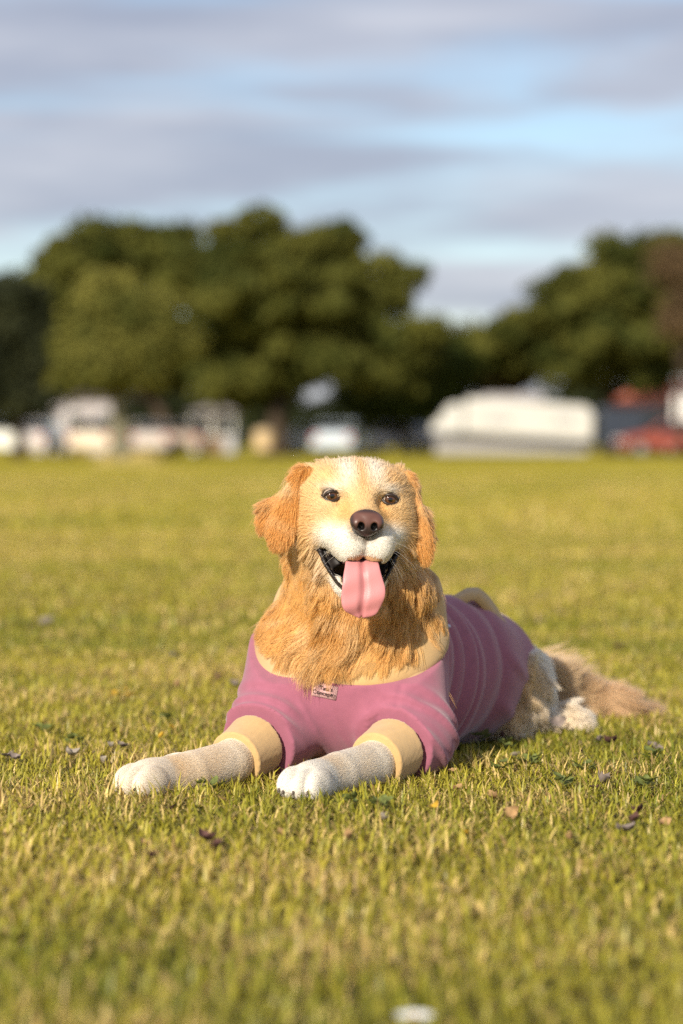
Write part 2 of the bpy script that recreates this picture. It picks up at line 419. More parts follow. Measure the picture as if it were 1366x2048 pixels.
# ---- clothing fields
hem_p, hem_n = np.array((0.325, 4.62, 0.115)), unit(np.array((0.50, 0.70, -0.95)))
neck_p, neck_n = np.array((0.030, 4.13, 0.2235)), unit(np.array((0.0, -0.455, 0.89)))
def arm_dir(a): return unit(np.array(a['mid']) - np.array(a['el']))
cut = {s: (np.array(a['el']) * 0.62 + np.array(a['mid']) * 0.38) for s, a in ARM.items()}
cuff_end = {s: (np.array(a['el']) * 0.10 + np.array(a['mid']) * 0.90) for s, a in ARM.items()}
t_ax0, t_ax1 = np.array(TR[0][0]), np.array(TR[3][0]); t_ax = unit(t_ax1 - t_ax0)
def fold(u, sharp=1.6):
    """rounded cloth folds with narrow valleys, 0..1"""
    return np.abs(np.sin(u)) ** (1 / sharp)
def wrinkles(P):
    """how far the sweater's cloth stands out, in metres"""
    s = (P - t_ax0) @ t_ax                       # along the trunk
    rel = P - t_ax0 - s[..., None] * t_ax
    ang = np.arctan2(rel[..., 2], rel[..., 0])
    fl = P.reshape(-1, 3)
    n1 = vnoise(fl, 6, 3).reshape(P.shape); n2 = vnoise(fl, 22, 4).reshape(P.shape)
    w = 0.0040 * n1[..., 0] + 0.0010 * n2[..., 1]
    # uneven puffy folds with narrow valleys run round the flank behind the collar and fan out towards the belly
    right = sstep(-0.3, 0.4, np.cos(ang))
    g = s - 0.034 * np.sin(ang * 1.25 + 0.2) + 0.022 * n1[..., 1] + 0.10 * np.clip(0.5 - ang, 0, 2) * (0.12 - s)
    ph = PI * np.interp(g, [-0.1, 0.0, 0.045, 0.100, 0.140, 0.205, 0.255, 0.335, 0.46, 0.7], [-3, 0, 1, 2, 3, 4, 5, 6, 7, 9])
    keep = np.interp(ph / PI, [0, 0.5, 1.5, 2.5, 3.5, 4.5, 5.5, 6.5], [0.6, 0.9, 0.75, 0.30, 0.85, 0.20, 0.55, 0.10]) * np.clip(0.75 + 0.7 * n1[..., 2], 0.1, 1.3)
    band = right * sstep(0.0, 0.05, s) * (1 - 0.75 * sstep(0.34, 0.46, s)) * sstep(-1.2, -0.5, ang) * (1 - sstep(1.5, 2.1, ang))
    w = w + band * 0.030 * keep * (np.abs(np.sin(ph)) ** 0.9 - 0.55)
    # the cloth drags from the hip towards the belly
    u = (P - np.array((0.27, 4.50, 0.06))) @ unit(np.array((0.35, 0.2, 0.75)))
    w = w + 0.007 * np.exp(-(u / 0.016) ** 2) * sstep(0.30, 0.40, s) * right
    u = (P - np.array((0.30, 4.55, 0.15))) @ unit(np.array((0.5, 0.1, 0.6)))
    w = w + 0.006 * np.exp(-(u / 0.012) ** 2) * sstep(0.34, 0.42, s) * right
    for sg, a in ARM.items():                    # creases round the sleeves, above the elbow
        e = np.array(a['el']); d = arm_dir(a)
        r = np.linalg.norm(P - e, axis=-1); near = np.exp(-(r / 0.085) ** 2)
        u = (P - e) @ unit(d + np.array((0.0, 0.0, -0.9)))
        for k, (u0, am, wd) in enumerate(((0.030, 0.011, 0.008), (0.008, 0.014, 0.009), (-0.018, 0.013, 0.010), (-0.048, 0.012, 0.012))):
            x = u - u0 - 0.010 * n1[..., 1] - 0.003 * n2[..., 0]; x = np.where(x < 0, x / wd, x / (wd * 0.45))
            w = w + near * sstep(0.055, 0.095, sg * P[..., 0]) * (1.7 if sg > 0 else 1.2) * am * np.exp(-x * x) * (0.7 + 0.5 * n1[..., (k + sg) % 3])
    # a crease from the armpit up to the shoulder seam on the right
    ln = unit(np.array((0.085, 0.02, 0.075))); o = np.array((0.060, 4.02, 0.092))
    q_ = P - o; al = q_ @ ln; ds = np.linalg.norm(q_ - al[..., None] * ln - np.array((0, 1.0, 0)) * (q_[..., 1:2] - al[..., None] * ln[1]), axis=-1)
    w = w + (0.0035 * np.exp(-((ds - 0.008) / 0.009) ** 2) - 0.0035 * np.exp(-(ds / 0.005) ** 2)) * sstep(-0.01, 0.03, al) * (1 - sstep(0.05, 0.11, al)) * sstep(4.12, 4.06, P[..., 1])
    # soft diagonal creases on the chest
    front = sstep(4.13, 4.05, P[..., 1]) * sstep(0.16, 0.12, P[..., 2])
    for c0, sl in ((-0.075, 0.55), (-0.045, 0.62)):
        u = P[..., 0] - c0 - sl * (0.14 - P[..., 2])
        w = w + front * 0.0020 * np.exp(-(u / 0.005) ** 2)
    # shoulder seam
    u = P[..., 0] - 0.098 - 0.25 * (P[..., 2] - 0.15)
    w = w - 0.0025 * np.exp(-(u / 0.004) ** 2) * sstep(4.20, 4.12, P[..., 1]) * sstep(0.09, 0.12, P[..., 2])
    return w
def sweater_at(P, core=False):
    a = torso.at(P, 0.008 if core else 0.012); b = sleeve.at(P, 0.004 if core else 0.011)
    for sg, A in ARM.items():
        c, d = cut[sg], arm_dir(A)
        near = np.linalg.norm(P - c, axis=-1) < 0.088
        b = np.where(near, np.maximum(b, (P - c) @ d), b)
    D = smin(a, b, 0.035)
    D = np.maximum(D, (P - hem_p) @ hem_n)
    D = np.maximum(D, (P - neck_p) @ neck_n)
    return D
SH = 0.0036
slo, shi = np.array((-0.24, 3.90, -0.006)), np.array((0.46, 4.86, 0.34))
sn = np.ceil((shi - slo) / SH).astype(int) + 1
FS = np.empty(sn, np.float32)
for i0 in range(0, sn[0], 24):
    ax = slo[0] + SH * np.arange(i0, min(i0 + 24, sn[0]))
    P = np.stack(np.meshgrid(ax, slo[1] + SH * np.arange(sn[1]), slo[2] + SH * np.arange(sn[2]), indexing='ij'), -1)
    D = sweater_at(P); m = np.abs(D) < 0.035
    D[m] = D[m] - wrinkles(P[m])
    D = np.maximum(D, (P - hem_p) @ hem_n); D = np.maximum(D, (P - neck_p) @ neck_n)
    for sg, A in ARM.items():
        c, d = cut[sg], arm_dir(A); near = np.linalg.norm(P - c, axis=-1) < 0.092
        near[near] = torso.at(P[near]) > 0.030
        D = np.where(near, np.maximum(D, (P - c) @ d), D)
    FS[i0:i0 + 24] = np.maximum(D, 0.004 - P[..., 2])
SV, SQ = nets(FS, slo, SH); del FS
SV = smooth_mesh(SV, SQ, 1)
cuffF = {}
for s, a in ARM.items():
    F = Field(); e, mdl = np.array(a['el']), np.array(a['mid'])
    F.add(cone(e * 0.8 + mdl * 0.2, cuff_end[s], 0.0565, 0.0455), 0.02)
    cuffF[s] = F

# ---- objects
dog = empty('golden_retriever', (0.05, 4.1, 0))
tag(dog, 'golden retriever in a mauve sweater lying on the grass, tongue out', 'dog')
dog_inv = Matrix.Translation((-0.05, -4.1, 0))
def child(name, me, m, parent=dog):
    o = link(name, me, m, parent)
    if parent is dog: o.matrix_parent_inverse = Matrix.Translation(-Vector((0.05, 4.1, 0)))
    return o

# skin colours: pale under the coat, black in and round the mouth and the eyes
skin = np.tile(np.array((0.50, 0.33, 0.17)), (len(BV), 1))
skin[((BV[:, 1] < 4.06) & (BV[:, 2] < 0.14)) | (BV[:, 1] > 4.4)] = (0.72, 0.58, 0.42)
mouth_d = np.minimum.reduce([ell((0, 0.040, -0.113), (0.043, 0.075, 0.0165), rot('X', 16))[0](q)] +
    [cone((s * 0.066, 0.000, -0.074), (s * 0.030, 0.062, -0.128), 0.006, 0.016)[0](q) for s in (-1, 1)] +
    [cone((s * 0.040, 0.02, -0.100), (s * 0.020, 0.07, -0.125), 0.014, 0.016)[0](q) for s in (-1, 1)])
lipm = (mouth_d < 0.0048) & (q[:, 1] > -0.03) & (q[:, 2] < -0.07)
flew = np.minimum.reduce([f_(q) for s in (-1, 1) for f_ in (ell((s * 0.026, 0.044, -0.070), (0.0280, 0.046, 0.033), rot('Y', s * 8))[0],
    ell((s * 0.0215, 0.066, -0.079), (0.0235, 0.027, 0.0275))[0], ell((s * 0.049, 0.012, -0.054), (0.019, 0.034, 0.019), rot('X', -18))[0])])
lipm &= ~((flew < 0.003) & ((BN @ HA)[:, 2] > -0.75))
skin[lipm] = (0.018, 0.014, 0.014)
eyed = np.min([np.linalg.norm((q - e - (0, 0.004, 0)) / np.array((1.25, 1.2, 1.0)), axis=1) for e in EYES], axis=0)
skin[eyed < 0.0150] = (0.03, 0.02, 0.015)
nos = np.linalg.norm(q - NOSE, axis=1)
skin[(nos < 0.028)] = (0.03, 0.022, 0.02)
bme = np_mesh('body', BV, BQ); set_col(bme, skin)
body = child('body', bme, mat('dog skin', attr='col', rough=0.55, spec=0.35))
body_bvh = BVHTree.FromPolygons([Vector(v) for v in BV], BQ.tolist())
# ------------------------------------------------------------------ clothing and face parts
def cloth(name, color, weave=900, var=0.06):
    m = mat(name, color, rough=0.95, spec=0.08, sheen=0.35, noise=(60, var), bump=(weave, 0.35, 0.0012)); return m
M_mauve = cloth('mauve fleece', (0.325, 0.112, 0.165))
M_cream = cloth('cream rib', (0.56, 0.365, 0.165), 1400)
sweater = child('sweater', np_mesh('sweater', SV, SQ), M_mauve)
tag(sweater, 'mauve fleece dog sweater')
sw_bvh = BVHTree.FromPolygons([Vector(v) for v in SV], SQ.tolist())
for s, a in ARM.items():
    n = (0.15, 0.15, 0.15); lo = cuff_end[s] - (0.09, 0.09, 0.07)
    CH = 0.003; cn = (np.array((0.19, 0.20, 0.16)) / CH).astype(int); P = gridpts(lo, cn, CH)
    D = cuffF[s].at(P); d = arm_dir(a)
    sdl = (P - cuff_end[s]) @ d
    D = D - 0.0022 * vnoise(P.reshape(-1, 3), 22, 9)[:, 0].reshape(D.shape) - 0.0005 * vnoise(P.reshape(-1, 3) + 40 * (sdl.reshape(-1, 1) * d), 45, 19)[:, 1].reshape(D.shape) - 0.0008 * np.exp(-((sdl + 0.003) / 0.003) ** 2)
    D = np.maximum(D, sdl); D = np.maximum(D, -(sdl + 0.068)); D = np.maximum(D, 0.005 - P[..., 2])
    V, Q = nets(D, lo, CH); V = smooth_mesh(V, Q, 1)
    tag(child('cuff', np_mesh('cuff', V, Q), M_cream, sweater), 'cream ribbed cuff on the front leg')

# rolled collar: a band lofted round the neck, its lip folded over
NS = 128
t = np.linspace(0, 2 * PI, NS, endpoint=False)
cc = np.array((0.030, 4.135, 0.226)); e1 = np.array((1.0, 0, 0)); e2 = np.cross(neck_n, e1)
dirs = np.cos(t)[:, None] * e1 + np.sin(t)[:, None] * e2
rr = np.linspace(0.06, 0.22, 161)
Fv = np.minimum(torso.at(cc + dirs[:, None, :] * rr[None, :, None], 0.012), upper.at(cc + dirs[:, None, :] * rr[None, :, None], 0.014))
r0 = np.array([rr[np.argmax(Fv[i] > 0)] if (Fv[i] > 0).any() else 0.16 for i in range(NS)])
for _ in range(12): r0 = (np.roll(r0, 1) + 2 * r0 + np.roll(r0, -1)) / 4
r0 = np.clip(r0, 0.112, 0.150) + 0.002
prof = [(-0.010, -0.004), (-0.004, 0.004), (0.006, 0.0065), (0.020, 0.005), (0.034, 0.002), (0.048, -0.002), (0.060, -0.006), (0.067, -0.0105), (0.068, -0.015), (0.062, -0.020), (0.045, -0.021), (0.020, -0.018), (-0.010, -0.014)]
wav = 0.35 * np.sin(3 * t + 1) + 0.4 * np.sin(5 * t + 2.2) + 0.25 * np.sin(9 * t)
upv = unit(np.array((0.02, 0.10, 0.98)))
V = []
for k, (zu, gr) in enumerate(prof):
    st_ = 1 + 0.20 * np.clip(np.cos(t - 0.3), 0, 1)
    V.append(cc + dirs * (r0 + gr + 0.0022 * wav * (min(k, 7) / 7))[:, None] + upv * (zu * st_)[:, None])
V = np.concatenate(V); K = len(prof)
Q = np.array([(k * NS + i, k * NS + (i + 1) % NS, ((k + 1) % K) * NS + (i + 1) % NS, ((k + 1) % K) * NS + i) for k in range(K) for i in range(NS)])
collar = child('collar', np_mesh('collar', V, Q), M_cream, sweater)
md = collar.modifiers.new('subdivision', 'SUBSURF'); md.levels = md.render_levels = 1
tag(collar, 'cream roll collar of the sweater')
col_bvh = BVHTree.FromPolygons([Vector(v) for v in V], Q.tolist())

# cream strap standing up over the back
pp = [W(896, 1214, 4.44), W(918, 1204, 4.44), W(938, 1197, 4.45), W(953, 1199, 4.46), W(968, 1212, 4.47), W(985, 1232, 4.48), W(1004, 1258, 4.49), W(1012, 1272, 4.50)]
pp = np.array([[np.interp(u, np.arange(8), np.array(pp)[:, j]) for j in range(3)] for u in np.linspace(0, 7, 29)])
V, F4 = [], []
pp[:, 2] += 0.010 * np.sin(np.linspace(0, PI, 29))
for i, p in enumerate(pp):
    tn = unit(pp[min(i + 1, 28)] - pp[max(i - 1, 0)]); wv = unit(0.6 * np.array((-tn[2], 0, tn[0])) + np.array((0, 0.8, 0))); nn = unit(np.cross(wv, tn))
    wd = 0.021 - 0.006 * abs(i - 14) / 14
    for a, b in ((-wd, 0.0015), (wd, 0.0015), (wd, -0.0015), (-wd, -0.0015)): V.append(p + wv * a + nn * b)
for i in range(28):
    for k in range(4): F4.append((i * 4 + k, i * 4 + (k + 1) % 4, i * 4 + 4 + (k + 1) % 4, i * 4 + 4 + k))
tag(child('back_strap', np_mesh('back_strap', V, F4), M_cream, sweater), 'cream strap loop on the back of the sweater')

def cam_hit(px, py, bvh):
    d = Vector(W(px, py, 1.0)) - Vector((0, 0, CAM_H)); hit = bvh.ray_cast(Vector((0, 0, CAM_H)), d.normalized())
    n_ = hit[1]
    if n_ is not None and n_.dot(d) > 0: n_ = -n_
    return hit[0], n_
# woven label on the chest
c, n = cam_hit(650, 1382, sw_bvh)
nn = (n + Vector((-0.05, -0.6, 0.1))).normalized()
ux = (Vector((1, 0, -0.20)) - nn * nn.dot(Vector((1, 0, -0.20)))).normalized(); uz = nn.cross(ux) * -1
if uz.z < 0: uz = -uz
LW, LH = 0.0205, 0.0112
V, Q = [], []
for j in range(4):
    for i in range(7):
        P0 = c + ux * ((i / 6 * 2 - 1) * LW) + uz * ((j / 3 * 2 - 1) * LH)
        h = sw_bvh.ray_cast(P0 + nn * 0.05, -nn)[0] or P0
        dep = (h - P0).dot(nn)
        V.append(P0 + nn * (max(min(dep, 0.004), -0.002) + 0.0016))
for j in range(3):
    for i in range(6): Q.append((j * 7 + i, j * 7 + i + 1, j * 7 + i + 8, j * 7 + i + 7))
lab = child('label_patch', np_mesh('label_patch', V, Q), cloth('label satin', (0.60, 0.36, 0.36), 2000, 0.03), sweater)
tag(lab, 'small pink woven label with black lettering')
so = lab.modifiers.new('thickness', 'SOLIDIFY'); so.thickness = 0.001; so.offset = 0
top = max((Vector(v) - c).dot(nn) for v in V)
M_ink = mat('label ink', (0.02, 0.015, 0.015), rough=0.9)
def lettering(txt, x, z, size):
    cu = bpy.data.curves.new('lettering', 'FONT'); cu.body = txt; cu.size = size; cu.align_x = 'CENTER'; cu.offset = size * 0.012
    ob = bpy.data.objects.new('tmp', cu); COL.objects.link(ob)
    me = bpy.data.meshes.new_from_object(ob); bpy.data.objects.remove(ob)
    A = Matrix((( ux.x, uz.x, nn.x), (ux.y, uz.y, nn.y), (ux.z, uz.z, nn.z)))
    for v in me.vertices: v.co = c + A @ Vector((v.co.x + x, v.co.y + z, top + 0.0008))
    child('lettering', me, M_ink, lab)
lettering("Tata's", 0.0015, 0.0012, 0.0095)
lettering("Concept", -0.0032, -0.0070, 0.0095)
hp = [(16 * math.sin(u) ** 3, 13 * math.cos(u) - 5 * math.cos(2 * u) - 2 * math.cos(3 * u) - math.cos(4 * u)) for u in np.linspace(0, 2 * PI, 25)[:-1]]
V = [c + ux * (0.0158 + a * k * 0.00019 + 0.06 * b * k * 0.00019) + uz * (-0.0046 + b * k * 0.00019) + nn * (top + 0.0008) for k in (1.0, 0.66) for a, b in hp]
child('heart', np_mesh('heart', V, [(i, (i + 1) % 24, 24 + (i + 1) % 24, 24 + i) for i in range(24)]), M_ink, lab)
c2, n2 = cam_hit(897, 1253, sw_bvh)
if c2:
    child('snap_button', MB().tube([c2 - n2 * 0.002, c2 + n2 * 0.003], [0.004, 0.003], 10).build('tmp', None).data, mat('snap', (0.6, 0.62, 0.75), 0.3, 0.5), sweater)
    bpy.data.objects.remove(bpy.data.objects['tmp'])

# ---- face
# nose pad
NF = Field()
NF.add(ell((0, -0.004, 0.004), (0.0275, 0.0165, 0.0185)), 0.01)
NF.add(ell((0, -0.002, -0.009), (0.0165, 0.0135, 0.0130)), 0.010)
for s in (-1, 1):
    NF.add(ell((s * 0.0165, 0.004, -0.001), (0.0100, 0.010, 0.0105)), 0.006)
    NF.sub(ell((s * 0.0105, 0.013, -0.0045), (0.0048, 0.011, 0.0062), rot('Y', s * 24)), 0.004)
    NF.sub(cone((s * 0.0115, 0.012, -0.007), (s * 0.023, 0.010, -0.0115), 0.0022, 0.0010), 0.003)
NF.sub(cone((0, 0.0165, 0.000), (0, 0.013, -0.022), 0.0010, 0.0016), 0.003)
F, lo = NF.grid((-0.034, -0.028, -0.03), (0.034, 0.024, 0.03), 0.0010)
V, Q = nets(F, lo, 0.0010); V = smooth_mesh(V, Q, 2)
nc = np.tile(np.array((0.125, 0.055, 0.042)), (len(V), 1))
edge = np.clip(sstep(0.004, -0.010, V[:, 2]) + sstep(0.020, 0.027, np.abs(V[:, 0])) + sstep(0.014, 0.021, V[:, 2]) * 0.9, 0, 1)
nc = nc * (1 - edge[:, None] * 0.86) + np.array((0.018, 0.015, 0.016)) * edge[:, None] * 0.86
for s in (-1, 1):
    dn = np.linalg.norm((V - np.array((s * 0.0105, 0.006, -0.0045))) / (0.006, 0.012, 0.0075), axis=1)
    nc[dn < 1.0] = (0.006, 0.005, 0.005)
me = np_mesh('nose', h2w(V + NOSE), Q); set_col(me, nc)
tag(child('nose', me, mat('nose leather', attr='col', rough=0.36, spec=0.5, bump=(1100, 0.25, 0.0008))), 'brown nose with a dark rim')

# eyes
def eye_mat():
    m = bpy.data.materials.new('eye'); m.use_nodes = True; t_ = m.node_tree; p = t_.nodes['Principled BSDF']
    a = N(t_, 'ShaderNodeAttribute', attribute_name='col'); t_.links.new(a.outputs[0], p.inputs['Base Color'])
    p.inputs['Roughness'].default_value = 0.04; p.inputs['Specular IOR Level'].default_value = 0.6
    p.inputs['Coat Weight'].default_value = 0.6; p.inputs['Coat Roughness'].default_value = 0.02
    return m
M_eye = eye_mat(); M_lid = mat('eye rim', (0.028, 0.017, 0.013), 0.4, 0.4, bump=(900, 0.2, 0.0006))
ER = 0.0140
for e, sx in zip(EYES, (-1, 1)):
    V, Q, C = [], [], []
    nr, ns = 28, 32
    for i in range(nr + 1):
        ph = PI * i / nr
        for k in range(ns):
            a = 2 * PI * k / ns
            V.append((ER * math.sin(ph) * math.cos(a), ER * math.cos(ph), ER * math.sin(ph) * math.sin(a)))
            r = ER * math.sin(ph) if ph < PI / 2 else 1
            st = 0.75 + 0.25 * math.sin(k * 5.3) * math.sin(k * 2.1)
            C.append((0.004, 0.003, 0.003) if r < 0.0034 else ((0.105 * st, 0.040 * st, 0.014 * st) if r < 0.0084 else ((0.012, 0.007, 0.005) if r < 0.0097 else (0.42, 0.34, 0.28))))
    for i in range(nr):
        for k in range(ns): Q.append((i * ns + k, (i + 1) * ns + k, (i + 1) * ns + (k + 1) % ns, i * ns + (k + 1) % ns))
    me = np_mesh('eye', h2w(np.array(V) + e), Q); set_col(me, np.array(C))
    eye = child('eye', me, M_eye)
    # almond rim: a bead laid on the ball
    path = []; rad = []
    for k in range(41):
        a = 2 * PI * k / 40
        ax, az = 0.0118 * math.cos(a), (0.0080 if math.sin(a) > 0 else 0.0078) * math.sin(a) - 0.0012 * math.cos(a) * sx
        ax *= 1.0 + 0.06 * (math.cos(a) * sx < 0)
        ay = math.sqrt(max(0.0143 ** 2 - ax * ax - az * az, 1e-6))
        path.append(h2w(np.array((ax, ay, az)) + e)); rad.append(0.0025 + 0.0006 * max(0, math.sin(a)))
    tmp = MB().tube(path, rad, 8, False).build('tmp', None, smooth=True); me = tmp.data; bpy.data.objects.remove(tmp)
    me.name = 'eyelid'; child('eyelid', me, M_lid, eye)

# tongue
cl = np.array([(-0.003, 0.020, -0.104), (-0.003, 0.052, -0.101), (-0.003, 0.074, -0.104), (-0.003, 0.0885, -0.113), (-0.003, 0.0945, -0.128), (-0.003, 0.0975, -0.143), (-0.003, 0.0980, -0.158), (-0.003, 0.0965, -0.171), (-0.003, 0.0935, -0.1805), (-0.003, 0.0900, -0.1855), (-0.003, 0.0880, -0.1865)])
wd = np.array([0.024, 0.0255, 0.0265, 0.0285, 0.0325, 0.0355, 0.0355, 0.0325, 0.0270, 0.0190, 0.0065])
NT = 48
u = np.linspace(0, len(cl) - 1, 44); cs = np.stack([np.interp(u, np.arange(len(cl)), cl[:, j]) for j in range(3)], 1)
for _ in range(3): cs[1:-1] = (cs[:-2] + 2 * cs[1:-1] + cs[2:]) / 4
ws = np.interp(u, np.arange(len(cl)), wd); ws[1:-1] = (ws[:-2] + 2 * ws[1:-1] + ws[2:]) / 4
V, Q, C = [], [], []
for i in range(44):
    tn = unit(cs[min(i + 1, 43)] - cs[max(i - 1, 0)]); nn_ = unit(np.cross(tn, np.array((1.0, 0, 0))))
    if nn_[1] < 0 and nn_[2] < 0: nn_ = -nn_
    if nn_[2] < 0 and i < 8: nn_ = -nn_
    if nn_[1] < 0: nn_ = -nn_
    for k in range(NT):
        a = 2 * PI * k / NT; x = math.cos(a); y = math.sin(a)
        xx = np.sign(x) * abs(x) ** 0.8
        th = 0.0052 * abs(y) ** 0.8 * np.sign(y)
        gro = -0.0050 * math.exp(-(xx / 0.10) ** 2) * (y > 0) * min(1, i / 12) + 0.0035 * (xx * xx) * (y > 0) * (1 - i / 60)
        wob = 0.0012 * math.sin(i * 0.5 + 2 * xx)
        V.append(cs[i] + np.array((1, 0, 0)) * (xx * ws[i] + 0.0012 * math.sin(i * 0.35)) + nn_ * (th + gro * 1.2 + wob))
        base = np.array((0.60, 0.250, 0.255)); tipc = np.array((0.55, 0.205, 0.215))
        C.append(base * (1 - i / 44) + tipc * (i / 44) if abs(xx) > 0.07 else np.array((0.40, 0.14, 0.15)))
for i in range(43):
    for k in range(NT): Q.append((i * NT + k, i * NT + (k + 1) % NT, (i + 1) * NT + (k + 1) % NT, (i + 1) * NT + k))
Q = np.array(Q)
me = np_mesh('tongue', h2w(np.array(V)), Q, None); set_col(me, np.array(C))
tg = child('tongue', me, mat('tongue', attr='col', rough=0.42, spec=0.4, bump=(700, 0.35, 0.0010)))
tag(tg, 'pink tongue hanging out'); sd_ = tg.modifiers.new('subdivision', 'SUBSURF'); sd_.levels = sd_.render_levels = 1

# frilled black lower lips at the sides of the mouth, and a few lower teeth
M_lip = mat('black lip', (0.020, 0.016, 0.017), 0.32, 0.5, bump=(500, 0.6, 0.002))
for s in (-1, 1):
    pth = np.array([(0.0680, -0.005, -0.074), (0.0650, 0.007, -0.090), (0.0580, 0.020, -0.110), (0.0500, 0.032, -0.125), (0.0410, 0.044, -0.139), (0.0300, 0.052, -0.149), (0.016, 0.056, -0.154)])
    uu = np.linspace(0, 6, 40); pc = np.stack([np.interp(uu, np.arange(7), pth[:, j]) for j in range(3)], 1)
    for _ in range(4): pc[1:-1] = (pc[:-2] + 2 * pc[1:-1] + pc[2:]) / 4
    V, Q = [], []
    for i, p in enumerate(pc):
        w_ = 0.0075 * math.sin(PI * min(1, 0.12 + i / 30)) + 0.002
        for k in range(10):
            a = 2 * PI * k / 10
            fr = 1 + 0.28 * math.sin(i * 1.9 + k) + 0.16 * math.sin(i * 3.7 + 2 * k)
            V.append(p * (s, 1, 1) + np.array((s * math.cos(a) * w_ * 0.75 * fr - s * 0.003, math.sin(a) * 0.004 * fr, math.cos(a) * w_ * 0.8 * fr + 0.004 * math.sin(a))))
    for i in range(39):
        for k in range(10): Q.append((i * 10 + k, i * 10 + (k + 1) % 10, i * 10 + 10 + (k + 1) % 10, i * 10 + 10 + k))
    child('lip', np_mesh('lip', h2w(np.array(V)), Q), M_lip)
M_tooth = mat('tooth', (0.62, 0.55, 0.42), 0.3, 0.5)
for s in (-1, 1):
    for (x, y, z, l) in ((0.0335, 0.036, -0.138, 0.008),):
        tmp = MB().tube([h2w((s * x, y, z - 0.004)), h2w((s * x, y + 0.001, z + l * 0.5)), h2w((s * (x + 0.001), y, z + l))], [0.0032, 0.0026, 0.0006], 8).build('tmp', None, smooth=True)
        me = tmp.data; bpy.data.objects.remove(tmp); me.name = 'tooth'; child('tooth', me, M_tooth)
# claws
M_claw = mat('claw', (0.10, 0.075, 0.06), 0.4, 0.4)
for s, a in ARM.items():
    d = unit(np.array(a['pw']) - np.array(a['wr'])); d[2] = 0; d = unit(d); sdv = np.array((-d[1], d[0], 0))
    for off, fw in ((-0.027, -0.002), (-0.0095, 0.012), (0.0095, 0.012), (0.027, -0.002)):
        c0 = np.array(a['pw']) + sdv * off + d * (0.036 + fw) + (0, 0, -0.006)
        tmp = MB().tube([c0, c0 + d * 0.006 + (0, 0, -0.001), c0 + d * 0.011 + (0, 0, -0.006)], [0.0028, 0.0024, 0.0006], 8).build('tmp', None, smooth=True)
        me = tmp.data; bpy.data.objects.remove(tmp); me.name = 'claw'; child('claw', me, M_claw)
# ------------------------------------------------------------------ the coat: strands grown from the body
def tri_sample(n, weight):
    T = np.concatenate([BQ[:, [0, 1, 2]], BQ[:, [0, 2, 3]]])
    a, b, c = BV[T[:, 0]], BV[T[:, 1]], BV[T[:, 2]]
    area = np.linalg.norm(np.cross(b - a, c - a), axis=1) * 0.5 * weight[T].mean(1)
    cdf = np.cumsum(area); r = RNG.uniform(0, cdf[-1], n); i = np.searchsorted(cdf, r)
    u, v = RNG.uniform(0, 1, (2, n)); m = u + v > 1; u[m], v[m] = 1 - u[m], 1 - v[m]
    w = np.stack([1 - u - v, u, v], 1)
    P = (BV[T[i]] * w[..., None]).sum(1); Nn = unit((BN[T[i]] * w[..., None]).sum(1))
    return P, Nn

flip = np.sign(((BV - BV.mean(0)) * BN).sum(1).mean())
BN = BN * flip
def mouth_sd(h):
    return np.minimum.reduce([ell((0, 0.040, -0.113), (0.043, 0.075, 0.0165), rot('X', 16))[0](h)] +
      [cone((s * 0.066, 0.000, -0.074), (s * 0.030, 0.062, -0.128), 0.006, 0.016)[0](h) for s in (-1, 1)] +
      [cone((s * 0.040, 0.02, -0.100), (s * 0.020, 0.07, -0.125), 0.014, 0.016)[0](h) for s in (-1, 1)])
def ear_sd(h): return np.minimum.reduce([f(h) for f, _, _ in EARS])

def clothed(P):
    """1 where the sweater, a cuff or the collar covers the coat"""
    c = sweater_at(P, True) < -0.003
    for s, a in ARM.items():
        d = arm_dir(a); sl = (P - cuff_end[s]) @ d
        c |= (cuffF[s].at(P) < 0.004) & (sl < -0.006) & (sl > -0.08)
    return c
def regions(P, Nn):
    h = w2h(P); R = {}
    isneck = (P[:, 2] > 0.15) & (P[:, 1] < 4.35)
    R['head'] = isneck * sstep(-0.135, -0.085, h[:, 2]) * sstep(-0.13, -0.05, h[:, 1])
    jaw = np.maximum(R['head'], isneck * sstep(-0.01, 0.02, h[:, 1]) * (h[:, 2] > -0.185))
    R['head'] = jaw
    R['ear'] = isneck * (ear_sd(h) < 0.0050) * (np.abs(h[:, 0]) > 0.076)
    R['muz'] = sstep(0.012, 0.050, h[:, 1]) * R['head'] * (1 - R['ear'])
    R['neck'] = isneck * (1 - R['head']) * (1 - R['ear'])
    R['leg'] = ((P[:, 1] < 4.06) & (P[:, 2] < 0.14)) * 1.0
    R['paw'] = np.maximum.reduce([sstep(0.075, 0.045, np.linalg.norm(P - np.array(a['pw']), axis=1)) for a in ARM.values()])
    R['rear'] = ((P[:, 1] > 4.40) & (P[:, 2] < 0.30)) * 1.0
    R['tail'] = R['rear'] * sstep(0.33, 0.40, P[:, 0]) * sstep(4.70, 4.745, P[:, 1])
    return h, R

vis = np.clip(-BN @ np.array((0.0, 1.0, -0.15)) * 0.9 + 0.75, 0.22, 1)         # thinner on the far side
hq, Rq = regions(BV, BN)
dens = vis * (0.35 + 2.6 * Rq['head'] + 2.2 * Rq['ear'] + 1.2 * Rq['neck'] + 5.5 * Rq['leg'] + 1.0 * Rq['rear'] + 1.0 * Rq['tail'])
dens *= 1 + 0.8 * Rq['muz']
dens[clothed(BV)] = 0; dens[BV[:, 2] < 0.004] = 0
ms = mouth_sd(hq)
dens[lipm] = 0
colz = (BV - neck_p) @ neck_n
dens[(Rq['neck'] > 0.5) & (colz < np.where(BV[:, 0] < 0.0, 0.028, 0.040)) & (BV[:, 1] < 4.35)] = 0
eyd = np.min([np.linalg.norm((hq - e - (0, 0.004, 0)) / np.array((1.22, 1.2, 0.88)), axis=1) for e in EYES], axis=0)
dens[eyd < 0.0150] = 0
